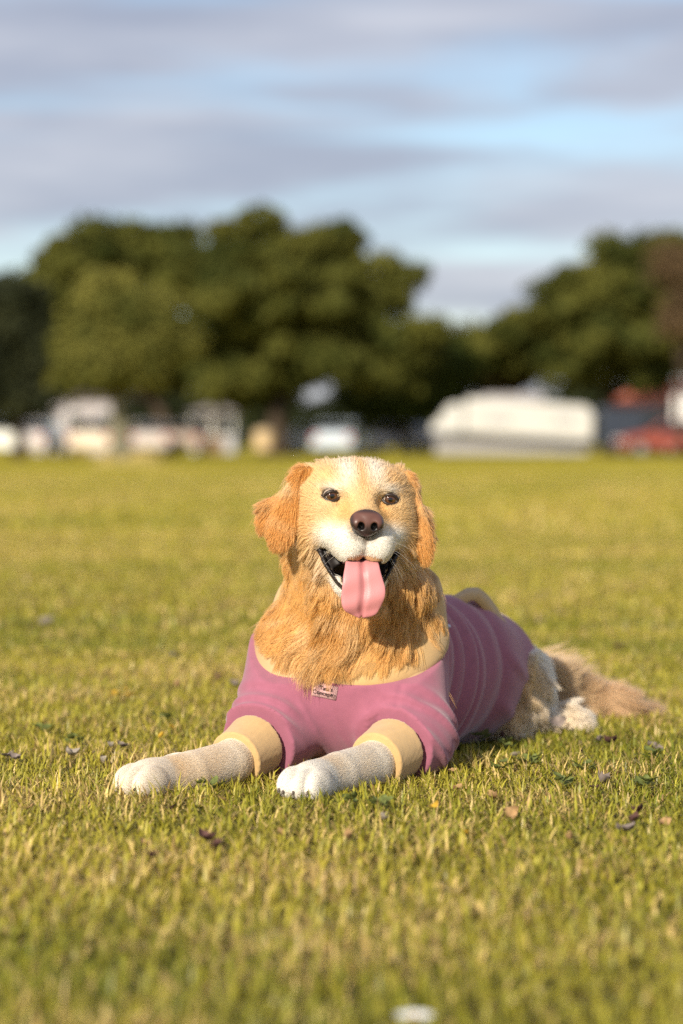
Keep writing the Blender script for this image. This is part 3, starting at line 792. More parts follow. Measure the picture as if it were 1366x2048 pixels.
nsd = np.linalg.norm((hq - NOSE - (0, -0.002, -0.001)) / np.array((0.0275, 0.03, 0.0225)), axis=1)
dens[nsd < 1.0] = 0
dens[(hq[:, 2] < -0.06) & (np.abs(hq[:, 0]) < 0.03) & (ms < 0.001) & (hq[:, 1] > -0.02)] = 0

NFUR = 440000
P, Nn = tri_sample(NFUR, dens)
n = len(P); h, R = regions(P, Nn)
rnd = RNG.uniform(0, 1, n); rnd2 = RNG.uniform(0, 1, n)
head, ear, muz, neck, leg, paw, rear, tail = (R[k] for k in ('head', 'ear', 'muz', 'neck', 'leg', 'paw', 'rear', 'tail'))
hn = Nn @ HA
# --- which way the hair lies (head frame, then world)
fh = unit(h - np.array((0, 0.11, -0.030))) * 1.0
fh[:, 1] -= 0.75
fh[:, 2] += 0.25 * sstep(0.0, 0.05, h[:, 2]) - 0.75 * sstep(-0.02, -0.09, h[:, 2]) * sstep(0.05, 0.0, h[:, 1])
fe = np.stack([np.sign(h[:, 0]) * 0.25 + 0 * rnd, -0.10 + 0 * rnd, -1.0 + 0 * rnd], 1)
fe[:, 0] += np.where((h[:, 0] < -0.118) & (h[:, 1] < -0.036), -0.35, 0)
fhead = (fh * (1 - ear)[:, None] + fe * ear[:, None]) @ HA.T
side = (P[:, 0] - 0.025) / 0.12
fn = np.stack([0.30 * side - 0.30 * sstep(0.30, 0.22, P[:, 2]) * sstep(0.10, 0.0, P[:, 0]), -0.15 + 0 * side, -1.0 + 0 * side], 1)
fn[:, 0] += 0.40 * sstep(-0.02, -0.06, P[:, 0]) * sstep(0.37, 0.32, P[:, 2])
sw = vnoise(P, 14, 11); fn += np.stack([sw[:, 0] * 0.85, sw[:, 1] * 0.2, sw[:, 2] * 0.25], 1)
# a swirl low on the neck sweeps the long chest hair to the left
swirl = sstep(0.30, 0.25, P[:, 2]) * sstep(0.085, 0.02, P[:, 0]) * sstep(-0.085, -0.045, P[:, 0]) * neck
fn = fn * (1 - swirl)[:, None] + (np.array((-0.62, -0.35, -0.80)) + sw * 0.22) * swirl[:, None]
fl = np.zeros((n, 3))
for s, a in ARM.items():
    near = (P[:, 0] < -0.11) if s < 0 else (P[:, 0] >= -0.11)
    d = unit(np.array(a['pw']) - np.array(a['mid'])); fl[near] = d
fl[:, 2] -= 0.15
fr = np.stack([0.35 + 0 * rnd, 0.25 + 0 * rnd, -0.9 + 0 * rnd], 1) + vnoise(P, 22, 12) * 0.45
ft = np.tile(np.array((0.93, 0.22, -0.16)), (n, 1)) + vnoise(P, 18, 13) * 0.12
ft[:, 2] += 1.2 * (P[:, 2] - 0.05) / 0.03 * 0.35
flow = fhead * np.maximum(head, ear)[:, None] + fn * (neck * (1 - leg))[:, None] + fl * leg[:, None] + (fr * (1 - tail)[:, None] + ft * tail[:, None]) * (rear * (1 - neck))[:, None]
none = np.linalg.norm(flow, axis=1) < 1e-3; flow[none] = (0, 0, -1)
shortf = np.clip(head + ear + leg, 0, 1)
flow += (RNG.normal(0, 0.16, (n, 3)) + vnoise(P, 60, 15) * 0.16) * (1 - 0.4 * shortf - 0.48 * leg)[:, None]
tan = flow - Nn * (flow * Nn).sum(1, keepdims=True); tan = unit(tan)
# --- length
hz, hx, hy = h[:, 2], h[:, 0], h[:, 1]
Lh = 0.0150 + 0.006 * sstep(0.02, 0.06, hz) * sstep(0.0, -0.05, hy) + 0.017 * sstep(-0.03, -0.09, hz) * sstep(0.045, 0.0, hy) + 0.008 * sstep(-0.02, -0.06, hy)
Lh = Lh * (1 - muz) + 0.0075 * muz
Lh = np.where((hz < -0.115) & (hy > 0.0), 0.013, Lh)
Le = 0.018 + 0.008 * sstep(-0.02, -0.05, hy)
Ln = 0.036 + 0.016 * sstep(0.40, 0.32, P[:, 2]) * (1 - 0.4 * sstep(0.32, 0.25, P[:, 2]))
lft = sstep(-0.02, -0.06, P[:, 0]) * sstep(0.37, 0.32, P[:, 2])
Ln = Ln * (1 - 0.42 * lft)
Ln = Ln * (1 - swirl) + 0.078 * swirl
feather = sstep(0.2, 0.7, Nn @ unit(np.array((-0.3, 0.9, 0.2)))) * (P[:, 1] > 3.86) * (P[:, 0] < -0.11)
Ll = 0.0160 + 0.030 * feather * rnd * rnd
Ll = Ll * (1 - paw) + 0.0065 * paw
Lr = 0.042 + 0 * rnd; Lt = 0.085 + 0 * rnd
L = Lh * head * (1 - ear) + Le * ear + Ln * neck * (1 - leg) + Ll * leg + (Lr * (1 - tail) + Lt * tail) * rear * (1 - neck)
L = np.maximum(L, 0.006) * (0.72 + 0.5 * rnd)
near_eye = np.min([np.linalg.norm(h - e, axis=1) for e in EYES], axis=0); L *= 0.35 + 0.65 * sstep(0.012, 0.030, near_eye)
near_nose = np.linalg.norm(h - NOSE, axis=1); L *= 0.5 + 0.5 * sstep(0.022, 0.036, near_nose)
# --- lift off the skin
lift = 0.17 * head * (1 - ear) + 0.11 * ear + 0.42 * neck * (1 - leg) + 0.07 * leg + 0.50 * rear * (1 - neck) * (1 - tail) + 0.55 * tail
lift = lift * (0.6 + 0.8 * rnd2) * (1 - 0.45 * lft * neck)
fly = (RNG.uniform(0, 1, n) < 0.03) & (leg < 0.5) & (muz < 0.3); L = np.where(fly, L * 1.35, L); lift = np.where(fly, lift + 0.35, lift)
# --- colour
def cc3(*v): return np.array(v)
G, Gd, Cr, Wt, Or = cc3(0.74, 0.395, 0.115), cc3(0.58, 0.250, 0.055), cc3(0.83, 0.585, 0.30), cc3(0.96, 0.91, 0.82), cc3(0.70, 0.330, 0.085)
def mixc(A, B, f): return A * (1 - f)[:, None] + B * f[:, None]
cn1 = vnoise(P, 30, 21)[:, 0] * 0.5 + 0.5; cn2 = vnoise(P, 90, 22)[:, 1] * 0.5 + 0.5
C = np.tile(G, (n, 1))
face = mixc(np.tile(Cr, (n, 1)), np.tile(G * 1.05, (n, 1)), np.clip(0.55 * np.exp(-((np.abs(hx) - 0.0) / 0.012) ** 2) * sstep(-0.02, 0.03, hz)      # tan blaze on the forehead
        + 0.50 * np.exp(-((np.abs(hx) - 0.050) / 0.022) ** 2 - ((hz - 0.036) / 0.016) ** 2)
        + 0.55 * np.exp(-((np.abs(hx) - 0.028) / 0.016) ** 2 - ((hz + 0.020) / 0.022) ** 2)
        + 0.30 * sstep(0.055, 0.085, np.abs(hx)) + 0.25 * (cn1 - 0.4), 0, 1))
browhite = np.exp(-((np.abs(hx) - 0.046) / 0.016) ** 2 - ((hz - 0.015) / 0.0055) ** 2)
face = mixc(face, np.tile(Wt, (n, 1)), np.clip(0.75 * browhite + 0.75 * np.exp(-((np.abs(hx) - 0.022) / 0.016) ** 2 - ((hz - 0.040) / 0.025) ** 2), 0, 1))
face = mixc(face, np.tile(Wt, (n, 1)), np.clip(muz * sstep(-0.030, -0.062, hz) * 0.95 + 0.35 * sstep(-0.03, -0.08, hz) * sstep(0.085, 0.05, np.abs(hx)), 0, 1))
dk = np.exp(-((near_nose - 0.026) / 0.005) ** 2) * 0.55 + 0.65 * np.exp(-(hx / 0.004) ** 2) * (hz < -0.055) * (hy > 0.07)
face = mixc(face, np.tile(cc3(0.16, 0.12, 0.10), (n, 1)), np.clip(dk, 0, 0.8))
face = mixc(face, np.tile(cc3(0.10, 0.055, 0.03), (n, 1)), np.clip(0.85 * np.exp(-((near_eye - 0.012) / 0.005) ** 2), 0, 0.85))
earc = mixc(np.tile(Or, (n, 1)), np.tile(Cr, (n, 1)), np.clip(0.75 * sstep(-0.02, 0.035, hz) * (np.abs(hx) > 0.105) + 0.35 * (cn2 - 0.35) + 0.3 * (hx > 0.09) * sstep(-0.03, 0.0, hz), 0, 1))
neckc = mixc(np.tile(G, (n, 1)), np.tile(Gd, (n, 1)), np.clip(1.25 * (cn1 - 0.52), 0, 0.75))
neckc = mixc(neckc, np.tile(Cr, (n, 1)), np.clip(0.9 * (cn2 - 0.55) + 0.45 * sstep(0.34, 0.40, P[:, 2]) * (np.abs(side) < 0.75) + 0.35 * swirl, 0, 0.8))
legc = mixc(np.tile(Wt, (n, 1)), np.tile(Cr, (n, 1)), np.clip(0.55 * cn1 * (1 - paw) + 0.25 * (P[:, 0] < -0.11), 0, 1))
rearc = mixc(np.tile(Wt * 0.96, (n, 1)), np.tile(Cr, (n, 1)), np.clip(1.1 * cn1 - 0.2, 0, 1))
tailc = mixc(np.tile(cc3(0.66, 0.43, 0.24), (n, 1)), np.tile(Cr, (n, 1)), np.clip(sstep(0.50, 0.36, P[:, 0]) * 0.7, 0, 1))
wsum = [(face, head * (1 - ear)), (earc, ear), (neckc, neck * (1 - leg) * (1 - ear)), (legc, leg), (rearc, rear * (1 - tail) * (1 - neck)), (tailc, tail * rear * (1 - neck))]
tot = sum(w for _, w in wsum); C = sum(c_ * w[:, None] for c_, w in wsum) + C * np.clip(1 - tot, 0, 1)[:, None]
C = C / np.maximum(tot, 1)[:, None]
vr_ = 1 - 0.3 * ear - 0.6 * leg
C *= (0.95 + 0.06 * leg + 0.50 * (RNG.uniform(0, 1, n) - 0.5) * vr_)[:, None]
# --- strands
K = 7
tt = np.linspace(0, 1, K)
long_ = sstep(0.02, 0.05, L)
grav = np.array((0, 0, -1.0))
S = np.empty((n, K, 3)); S[:, 0] = P - Nn * 0.001
d0 = unit(tan + Nn * (lift * 1.5)[:, None]); d1 = unit(tan + Nn * (lift * 0.35)[:, None] + grav * (0.25 * long_)[:, None])
wv = vnoise(P, 35, 31); wv2 = vnoise(P, 35, 32)
cur = S[:, 0].copy()
for k in range(1, K):
    f = tt[k]
    d = unit(d0 * (1 - f) + d1 * f + wv * (0.75 * long_ * math.sin(f * 4.0))[:, None] + wv2 * (0.35 * long_ * f)[:, None])
    cur = cur + d * (L / (K - 1))[:, None]; S[:, k] = cur
# clumps: tips of neighbouring strands run together
def clump(every, sel, amount, reach, power):
    sel = np.where(sel)[0]; ci = RNG.choice(sel, max(1, len(sel) // every), replace=False)
    kd = kdtree.KDTree(len(ci))
    for j, i_ in enumerate(ci): kd.insert(P[i_], j)
    kd.balance()
    ctr = np.arange(n); ctr[sel] = ci[np.array([kd.find(P[i_])[1] for i_ in sel])]
    am = np.zeros(n); am[sel] = amount[sel]
    am *= (np.linalg.norm(P - P[ctr], axis=1) < reach) * (Nn * Nn[ctr]).sum(1).clip(0, 1)
    for k in range(1, K):
        w_ = (am * tt[k] ** power)[:, None]
        S[:, k] = S[:, k] * (1 - w_) + (S[ctr, k] + RNG.normal(0, 0.0008, (n, 3)) * tt[k]) * w_
    return ctr
clump(14, L <= 0.03, (0.10 + 0.35 * sstep(0.010, 0.03, L)) * (0.6 + 0.4 * rnd) * (1 - leg), 0.010, 1.1)
ctr = clump(40, L > 0.03, 0.78 * (0.45 + 0.55 * rnd), 0.022, 1.0)
C = C * 0.72 + C[ctr] * 0.28
clt = RNG.uniform(0.82, 1.14, n)[ctr]; C *= np.where(L > 0.03, clt, 1.0)[:, None]

# every strand lies on the skin, not in it
def skin_d(p):
    g = (p - glo) / GH; i = np.clip(np.floor(g).astype(int), 0, np.array(FB.shape) - 2); f = np.clip(g - i, 0, 1); o = 0
    for a in (0, 1):
        for b in (0, 1):
            for c in (0, 1):
                o = o + FB[i[:, 0] + a, i[:, 1] + b, i[:, 2] + c] * (f[:, 0] if a else 1 - f[:, 0]) * (f[:, 1] if b else 1 - f[:, 1]) * (f[:, 2] if c else 1 - f[:, 2])
    return o
for k in range(1, K):
    need = np.clip((0.0005 + 0.0018 * tt[k] * (0.4 + rnd2)) * np.where(L < 0.01, 0.6, 1.0) - skin_d(S[:, k]), 0, 0.012)
    S[:, k] += Nn * need[:, None]
# long strands stay outside the body, the sweater and the collar
m = np.where((L > 0.02))[0]
for k in range(2, K):
    pk = S[m, k]
    D = torso.at(pk) - 0.019
    e = 0.004; g = np.stack([torso.at(pk + np.eye(3)[j] * e) for j in range(3)], 1) - torso.at(pk)[:, None]
    push = np.where(D < 0, -D, 0)
    S[m, k] = pk + unit(g) * push[:, None]
    S[m, k, 2] = np.maximum(S[m, k, 2], 0.006)
wid = np.where(leg > 0.5, 0.00026, 0.00029) * (0.8 + 0.4 * rnd)
rad = wid[:, None] * np.array([1.0, 1.0, 0.95, 0.9, 0.75, 0.5, 0.12])[None]

def hair_mat():
    m = bpy.data.materials.new('coat hair'); m.use_nodes = True; t_ = m.node_tree; t_.nodes.clear()
    a = N(t_, 'ShaderNodeAttribute', attribute_name='col')
    hb = N(t_, 'ShaderNodeBsdfHairPrincipled', parametrization='COLOR', model='CHIANG', inp={'Roughness': 0.42, 'Radial Roughness': 0.55, 'Random Roughness': 0.2, 'IOR': 1.5})
    df = N(t_, 'ShaderNodeBsdfDiffuse')
    mx = N(t_, 'ShaderNodeMixShader', inp={0: 0.6}); o = N(t_, 'ShaderNodeOutputMaterial')
    t_.links.new(a.outputs['Color'], hb.inputs['Color']); t_.links.new(a.outputs['Color'], df.inputs['Color'])
    t_.links.new(hb.outputs[0], mx.inputs[1]); t_.links.new(df.outputs[0], mx.inputs[2]); t_.links.new(mx.outputs[0], o.inputs[0])
    return m
M_hair = hair_mat()
def strands(name, S, rad, C, parent):
    cd = bpy.data.hair_curves.new(name); n_, k_ = S.shape[:2]
    cd.add_curves([k_] * n_)
    cd.attributes['position'].data.foreach_set('vector', S.astype(np.float32).ravel())
    ra = cd.attributes.get('radius') or cd.attributes.new('radius', 'FLOAT', 'POINT')
    ra.data.foreach_set('value', rad.astype(np.float32).ravel())
    ca = cd.attributes.new('col', 'FLOAT_COLOR', 'CURVE'); c4 = np.ones((n_, 4), np.float32); c4[:, :3] = C
    ca.data.foreach_set('color', c4.ravel())
    cd.materials.append(M_hair)
    o = bpy.data.objects.new(name, cd); COL.objects.link(o); o.parent = parent
    if parent is dog: o.matrix_parent_inverse = Matrix.Translation(-Vector((0.05, 4.1, 0)))
    o['kind'] = 'stuff'
    return o
strands('fur', S, rad, C, dog)
# whiskers
wp, wc = [], []
for s in (1, -1):
    for k in range(9 if s > 0 else 3):
        r = RNG.uniform(0, 1, 3)
        p0 = np.array((s * (0.034 + 0.012 * r[0]), 0.062 + 0.02 * r[1], -0.066 - 0.028 * r[2])); d = np.array((s * (0.8 + 0.3 * r[0]), 0.15 - 0.4 * r[1], 0.25 - 1.1 * r[2]))
        ln = 0.030 + 0.025 * r[1]
        wp.append([h2w(p0 + d * ln * f + np.array((0, -0.01, -0.016 - 0.015 * r[0])) * f * f) for f in tt])
wp = np.array(wp)
strands('whiskers', wp, np.tile(0.00009 * np.array([1, 1, .95, .9, .8, .6, .2]), (len(wp), 1)), np.tile((0.8, 0.76, 0.7), (len(wp), 1)), dog)
# ------------------------------------------------------------------ the lawn
def lawn_mat():
    m = bpy.data.materials.new('lawn soil and turf'); m.use_nodes = True; t_ = m.node_tree; p = t_.nodes['Principled BSDF']
    g = N(t_, 'ShaderNodeNewGeometry')
    n1 = N(t_, 'ShaderNodeTexNoise', inp={'Scale': 0.35, 'Detail': 6.0, 'Roughness': 0.62}); n2 = N(t_, 'ShaderNodeTexNoise', inp={'Scale': 9.0, 'Detail': 6.0, 'Roughness': 0.7})
    n3 = N(t_, 'ShaderNodeTexNoise', inp={'Scale': 2.2, 'Detail': 3.0})
    for k in (n1, n2, n3): t_.links.new(g.outputs['Position'], k.inputs['Vector'])
    r1 = N(t_, 'ShaderNodeValToRGB'); e = r1.color_ramp.elements
    e[0].position = 0.30; e[0].color = (0.250, 0.222, 0.020, 1); e[1].position = 0.72; e[1].color = (0.430, 0.345, 0.056, 1)
    e.new(0.52).color = (0.370, 0.305, 0.032, 1)
    ad = N(t_, 'ShaderNodeMath', operation='ADD'); t_.links.new(n1.outputs[0], ad.inputs[0])
    sc = N(t_, 'ShaderNodeMath', operation='MULTIPLY_ADD', inp={1: 0.6, 2: -0.3}); t_.links.new(n2.outputs[0], sc.inputs[0]); t_.links.new(sc.outputs[0], ad.inputs[1])
    t_.links.new(ad.outputs[0], r1.inputs[0])
    # bare thatch and soil where the blades are built, turf colour further out
    sx = N(t_, 'ShaderNodeSeparateXYZ'); t_.links.new(g.outputs['Position'], sx.inputs[0])
    mr = N(t_, 'ShaderNodeMapRange', inp={1: 6.0, 2: 15.0}); t_.links.new(sx.outputs[1], mr.inputs[0])
    ab = N(t_, 'ShaderNodeMath', operation='ABSOLUTE'); t_.links.new(sx.outputs[0], ab.inputs[0])
    hw = N(t_, 'ShaderNodeMath', operation='MULTIPLY_ADD', inp={1: 0.20, 2: 0.24}); t_.links.new(sx.outputs[1], hw.inputs[0])
    df = N(t_, 'ShaderNodeMath', operation='SUBTRACT'); t_.links.new(ab.outputs[0], df.inputs[0]); t_.links.new(hw.outputs[0], df.inputs[1])
    m2 = N(t_, 'ShaderNodeMapRange', inp={1: -0.15, 2: 0.05}); t_.links.new(df.outputs[0], m2.inputs[0])
    mm = N(t_, 'ShaderNodeMath', operation='MAXIMUM'); t_.links.new(mr.outputs[0], mm.inputs[0]); t_.links.new(m2.outputs[0], mm.inputs[1])
    soil = N(t_, 'ShaderNodeValToRGB'); soil.color_ramp.elements[0].color = (0.030, 0.028, 0.010, 1); soil.color_ramp.elements[1].color = (0.16, 0.125, 0.045, 1)
    soil.color_ramp.elements[0].position = 0.35; soil.color_ramp.elements[1].position = 0.7
    n4 = N(t_, 'ShaderNodeTexNoise', inp={'Scale': 60.0, 'Detail': 4.0}); t_.links.new(g.outputs['Position'], n4.inputs['Vector']); t_.links.new(n4.outputs[0], soil.inputs[0])
    mx = N(t_, 'ShaderNodeMix', data_type='RGBA'); t_.links.new(mm.outputs[0], mx.inputs[0]); t_.links.new(soil.outputs[0], mx.inputs[6]); t_.links.new(r1.outputs[0], mx.inputs[7])
    t_.links.new(mx.outputs[2], p.inputs['Base Color']); p.inputs['Roughness'].default_value = 1.0; p.inputs['Specular IOR Level'].default_value = 0.05
    b = N(t_, 'ShaderNodeBump', inp={'Strength': 0.6, 'Distance': 0.02}); t_.links.new(n2.outputs[0], b.inputs['Height']); t_.links.new(b.outputs[0], p.inputs['Normal'])
    return m
# one sheet with gentle swells, dense near the camera, out to the horizon
ys = np.concatenate([np.linspace(-30, 1.5, 16), np.linspace(1.7, 8, 64), np.linspace(8.3, 60, 70), np.geomspace(62, 4000, 40)])
xs = np.concatenate([-np.geomspace(1800, 3.2, 40), np.linspace(-3, 3, 61), np.geomspace(3.2, 1800, 40)])
X, Y = np.meshgrid(xs, ys, indexing='ij')
Z = 0.006 * np.sin(X * 1.7 + 0.6 * Y) * np.sin(Y * 1.1) * (np.hypot(X, Y - 4.2) > 0.8) - 0.004
V = np.stack([X, Y, Z], -1).reshape(-1, 3); ny = len(ys)
I = np.arange(len(xs) - 1)[:, None] * ny + np.arange(ny - 1)[None]
Q = np.stack([I, I + ny, I + ny + 1, I + 1], -1).reshape(-1, 4)
ground = link('ground', np_mesh('ground', V, Q), lawn_mat()); tag(ground, kind='structure')

M_blade = mat('grass blades', attr='col', rough=0.42, spec=0.45, trans=0.30)
def blades(name, n, y0, y1, half, lmin, lmax, wid, seed, near=False, flat=0.5):
    r = np.random.default_rng(seed)
    # y density falls so that the area density stays even over the widening strip
    y = y0 + (y1 - y0) * r.uniform(0, 1, n * 2); keep = r.uniform(0, 1, n * 2) < half(y) / half(np.array([y1]))[0]; y = y[keep][:n]; n = len(y)
    x = r.uniform(-1, 1, n) * half(y)
    P0 = np.stack([x, y, np.zeros(n)], 1)
    patch = vnoise(P0, 2.1, seed + 1)[:, 0]; patch2 = vnoise(P0, 7.0, 77)[:, 1]; tuft = vnoise(P0, 24, 78)[:, 2]
    # tufted: blades gather in small clumps
    cen = np.round(P0[:, :2] / 0.028 + r.normal(0, 0.25, (n, 2))) * 0.028; P0[:, :2] = P0[:, :2] * 0.55 + 0.45 * cen
    L = (lmin + (lmax - lmin) * r.beta(1.6, 3.2, n)) * (1 + 0.25 * patch2 + 0.20 * tuft)
    az = r.uniform(0, 2 * PI, n); lean = r.beta(2.0, 1.5, n) * 1.45
    dry = 1 / (1 + np.exp(-(patch2 * 1.3 + patch * 0.9 + tuft * 1.3 - 0.75) * 1.8)) * 0.60 + 0.10
    isdry = r.uniform(0, 1, n) < dry
    lean = np.where(isdry, lean * 1.35, lean)
    d = np.stack([np.cos(az), np.sin(az), 0 * az], 1); up = np.array((0, 0, 1.0))
    side = np.stack([-np.sin(az + r.normal(0, 0.6, n)), np.cos(az), 0 * az], 1); side = unit(side)
    W0 = wid * (0.6 + 0.8 * r.uniform(0, 1, n))
    if near:       # pressed flat under the dog, parted round the legs
        und = np.zeros(n)
        q3 = P0 + np.array((0, 0, 0.012)); D = np.full(n, 1.0)
        box = (np.abs(P0[:, 0] - 0.1) < 0.55) & (P0[:, 1] > 3.65) & (P0[:, 1] < 5.0)
        D[box] = dogF.at(q3[box]); D[box] = np.minimum(D[box], torso.at(q3[box], 0.02))
        und = sstep(0.012, -0.008, D); keep = D > -0.02
        L = L * (1 - 0.65 * und); lean = lean + und * 0.6
        P0, L, lean, d, side, W0, isdry, patch, patch2, tuft = (a[keep] for a in (P0, L, lean, d, side, W0, isdry, patch, patch2, tuft)); n = len(P0)
    a1, a2 = lean * 0.60, np.minimum(lean * 1.35 + 0.15, 2.1)
    p1 = P0 + (d * np.sin(a1)[:, None] + up * np.cos(a1)[:, None]) * (L * 0.52)[:, None]
    p2 = p1 + (d * np.sin(a2)[:, None] + up * np.cos(a2)[:, None]) * (L * 0.48)[:, None]
    p2[:, 2] = np.maximum(p2[:, 2], 0.003)
    V = np.stack([P0 - side * W0[:, None] * 0.5, P0 + side * W0[:, None] * 0.5, p1 + side * W0[:, None] * 0.45, p1 - side * W0[:, None] * 0.45, p2], 1)
    o = np.arange(n)[:, None] * 5
    Q = o + np.array((0, 1, 2, 3)); T = o + np.array((3, 2, 4))
    me = np_mesh(name, V.reshape(-1, 3), Q, T)
    ga, gb, ye, st, br = (np.array(v) for v in ((0.100, 0.145, 0.012), (0.255, 0.265, 0.026), (0.550, 0.450, 0.058), (0.76, 0.570, 0.210), (0.36, 0.220, 0.085)))
    k = r.uniform(0, 1, (n, 1)); C = ga * (1 - k) + gb * k
    yy = np.clip(0.75 + 0.5 * patch + 0.4 * r.normal(0, 1, n) * 0.6, 0, 1)[:, None]; C = C * (1 - 0.72 * yy) + ye * 0.72 * yy
    k2 = r.uniform(0, 1, (n, 1)); Cd = st * (1 - k2 ** 3) + br * k2 ** 3
    C = np.where(isdry[:, None], Cd, C) * (0.65 + 0.7 * r.uniform(0, 1, (n, 1)))
    CV = np.repeat(C, 5, 0)
    set_col(me, CV)
    return me
gr_near = link('grass', blades('grass', 300000, 1.75, 7.0, lambda y: 0.30 + 0.215 * y, 0.016, 0.052, 0.0027, 5, near=True), M_blade)
tag(gr_near, 'short mown grass, green with straw coloured patches', 'grass', kind='stuff')
g2 = link('grass', blades('grass', 170000, 6.8, 15.0, lambda y: 0.30 + 0.215 * y, 0.014, 0.055, 0.0055, 6), M_blade)
tag(g2, 'short grass of the lawn further back', 'grass', kind='stuff')
g3 = link('grass', blades('grass', 130000, 14.5, 45.0, lambda y: 0.30 + 0.20 * y, 0.020, 0.055, 0.016, 8), M_blade)
tag(g3, 'grass of the playing field running up to the trees', 'grass', kind='stuff')
# ------------------------------------------------------------------ trees
M_bark = mat('bark', (0.060, 0.044, 0.032), 0.95, 0.1, noise=(3, 0.4), bump=(14, 0.8, 0.06))
M_bark2 = mat('grey bark', (0.20, 0.185, 0.13), 0.95, 0.1, noise=(3, 0.35), bump=(14, 0.8, 0.06))
def leaf_mat(name): return mat(name, attr='col', rough=0.75, spec=0.15, trans=0.22)
M_leaf = leaf_mat('foliage')
def crown_mesh(blobs, n_leaf, leaf, c_lo, c_hi, seed, puff=0.9, flat=0.75):
    """blobs: (centre, radii) ellipsoids; each is broken into puffs, and each puff is a shell of leaf sprays"""
    r = np.random.default_rng(seed); V = []; C = []
    vol = np.array([np.prod(b[1]) ** (2 / 3) for b in blobs]); share = vol / vol.sum()
    for (c, rad), sh in zip(blobs, share):
        c, rad = np.array(c, float), np.array(rad, float)
        npf = max(8, int(sh * 190)); m = int(n_leaf * sh / npf)
        for _ in range(npf):
            d = unit(r.normal(0, 1, 3)); d[2] = d[2] if d[2] > -0.35 else d[2] * 0.5
            pc = c + d * rad * r.uniform(0.30, 0.97); pr = puff * r.uniform(0.6, 1.25) * np.array((1.15, 1.15, flat))
            dd = unit(r.normal(0, 1, (m, 3))); dd[:, 2] = np.where(r.uniform(0, 1, m) < 0.35, np.abs(dd[:, 2]), dd[:, 2])
            p = pc + dd * pr * r.uniform(0.55, 1.08, (m, 1))
            nrm = unit(dd * 0.9 + r.normal(0, 0.55, (m, 3))); t1 = unit(np.cross(nrm, r.normal(0, 1, (m, 3)))); t2 = np.cross(nrm, t1)
            s = leaf * r.uniform(0.55, 1.25, (m, 1))
            V.append(np.stack([p - t1 * s, p - t2 * s * 0.45, p + t1 * s, p + t2 * s * 0.45], 1))
            tone = np.clip(r.normal(0.5, 0.25) + r.normal(0, 0.22, m), 0, 1)[:, None]
            C.append(np.repeat(c_lo * (1 - tone) + c_hi * tone, 4, 0))
    V = np.concatenate(V); C = np.concatenate(C); n = len(V)
    me = np_mesh('crown', V.reshape(-1, 3), np.arange(n * 4).reshape(-1, 4), None, smooth=False); set_col(me, C); return me
def tree(name, label, px, base_d, blobs_px, trunk_r, trunk_top_py, n_leaf, leaf, c_lo, c_hi, seed, bark, depth=0.85, puff=0.9, limbs=6, lean=0.0, flat=0.75, group='trees along the far edge of the lawn'):
    base = W(px, 0, base_d); base[2] = 0
    root = empty(name, base); tag(root, label, 'tree', group)
    k = base_d / FPX; r = np.random.default_rng(seed)
    blobs = []
    for (cx, cy, rx, ry) in blobs_px:
        c = W(cx, cy, base_d) - base; blobs.append((c + np.array((0, r.uniform(-0.3, 0.3) * rx * k, 0)), (rx * k, max(rx * k * depth, 0.8), ry * k)))
    crown = link('crown', crown_mesh(blobs, n_leaf, leaf, np.array(c_lo), np.array(c_hi), seed, puff, flat), M_leaf, root); crown['kind'] = 'stuff'
    H = CAM_H - (trunk_top_py - HOR) * k
    mb = MB(); pts = [(0, 0, -0.1), (0.03 * H, 0, 0.15 * H), (lean * 0.4 - 0.02 * H, 0.03, 0.55 * H), (lean, 0.05, H)]
    mb.tube(pts, [trunk_r * 1.35, trunk_r * 1.05, trunk_r * 0.92, trunk_r * 0.8], 14)
    trunk = mb.build('trunk', bark, root, smooth=True)
    for q in range(limbs):
        c, rad = blobs[q % len(blobs)]
        tip = np.array(c) + r.uniform(-0.5, 0.5, 3) * rad
        s0 = np.array((lean, 0.05, H * 0.96)); mid = s0 * 0.55 + tip * 0.45 + np.array((0, 0, 0.25))
        MB().tube([s0 - (0, 0, 0.3), mid, tip], [trunk_r * 0.55, trunk_r * 0.36, trunk_r * 0.12], 8).build('limb', bark, root, smooth=True)
    return root
D1, D2 = (0.034, 0.044, 0.007), (0.135, 0.132, 0.025)      # dark pine green
L1, L2 = (0.052, 0.060, 0.010), (0.185, 0.172, 0.036)      # sunlit olive green
tree('pine_tree', 'tall broad dark green tree with the highest crown, thick dark trunk', 552, 100,
     [(545, 500, 150, 85), (640, 505, 110, 75), (430, 560, 120, 90), (560, 620, 220, 100), (760, 590, 95, 85), (420, 690, 150, 90), (640, 710, 180, 85), (790, 690, 110, 75), (520, 760, 140, 45), (600, 570, 120, 75), (770, 745, 80, 42), (480, 780, 90, 35)],
     0.42, 780, 54000, 0.27, D1, D2, 21, M_bark, lean=0.2)
tree('pine_tree', 'wide flat-topped green tree standing behind the pale-trunked tree', 345, 104,
     [(190, 540, 150, 78), (110, 590, 100, 75), (310, 520, 105, 62), (230, 660, 170, 90), (330, 740, 110, 60), (110, 720, 100, 80)],
     0.30, 790, 30000, 0.27, D1, D2, 22, M_bark, lean=-0.8)
tree('leafy_tree', 'round lighter olive green tree with a pale grey trunk', 240, 66,
     [(235, 620, 95, 70), (190, 690, 90, 80), (300, 690, 80, 80), (240, 745, 110, 50)],
     0.25, 770, 22000, 0.17, L1, L2, 23, M_bark2, puff=0.6)
tree('leafy_tree', 'dark grey-green tree with foliage reaching low beside a white car', 40, 82,
     [(20, 640, 90, 90), (-30, 720, 100, 110), (70, 720, 60, 70), (20, 800, 90, 50)],
     0.20, 830, 15000, 0.2, (0.016, 0.022, 0.010), (0.050, 0.055, 0.024), 24, M_bark, puff=0.7)
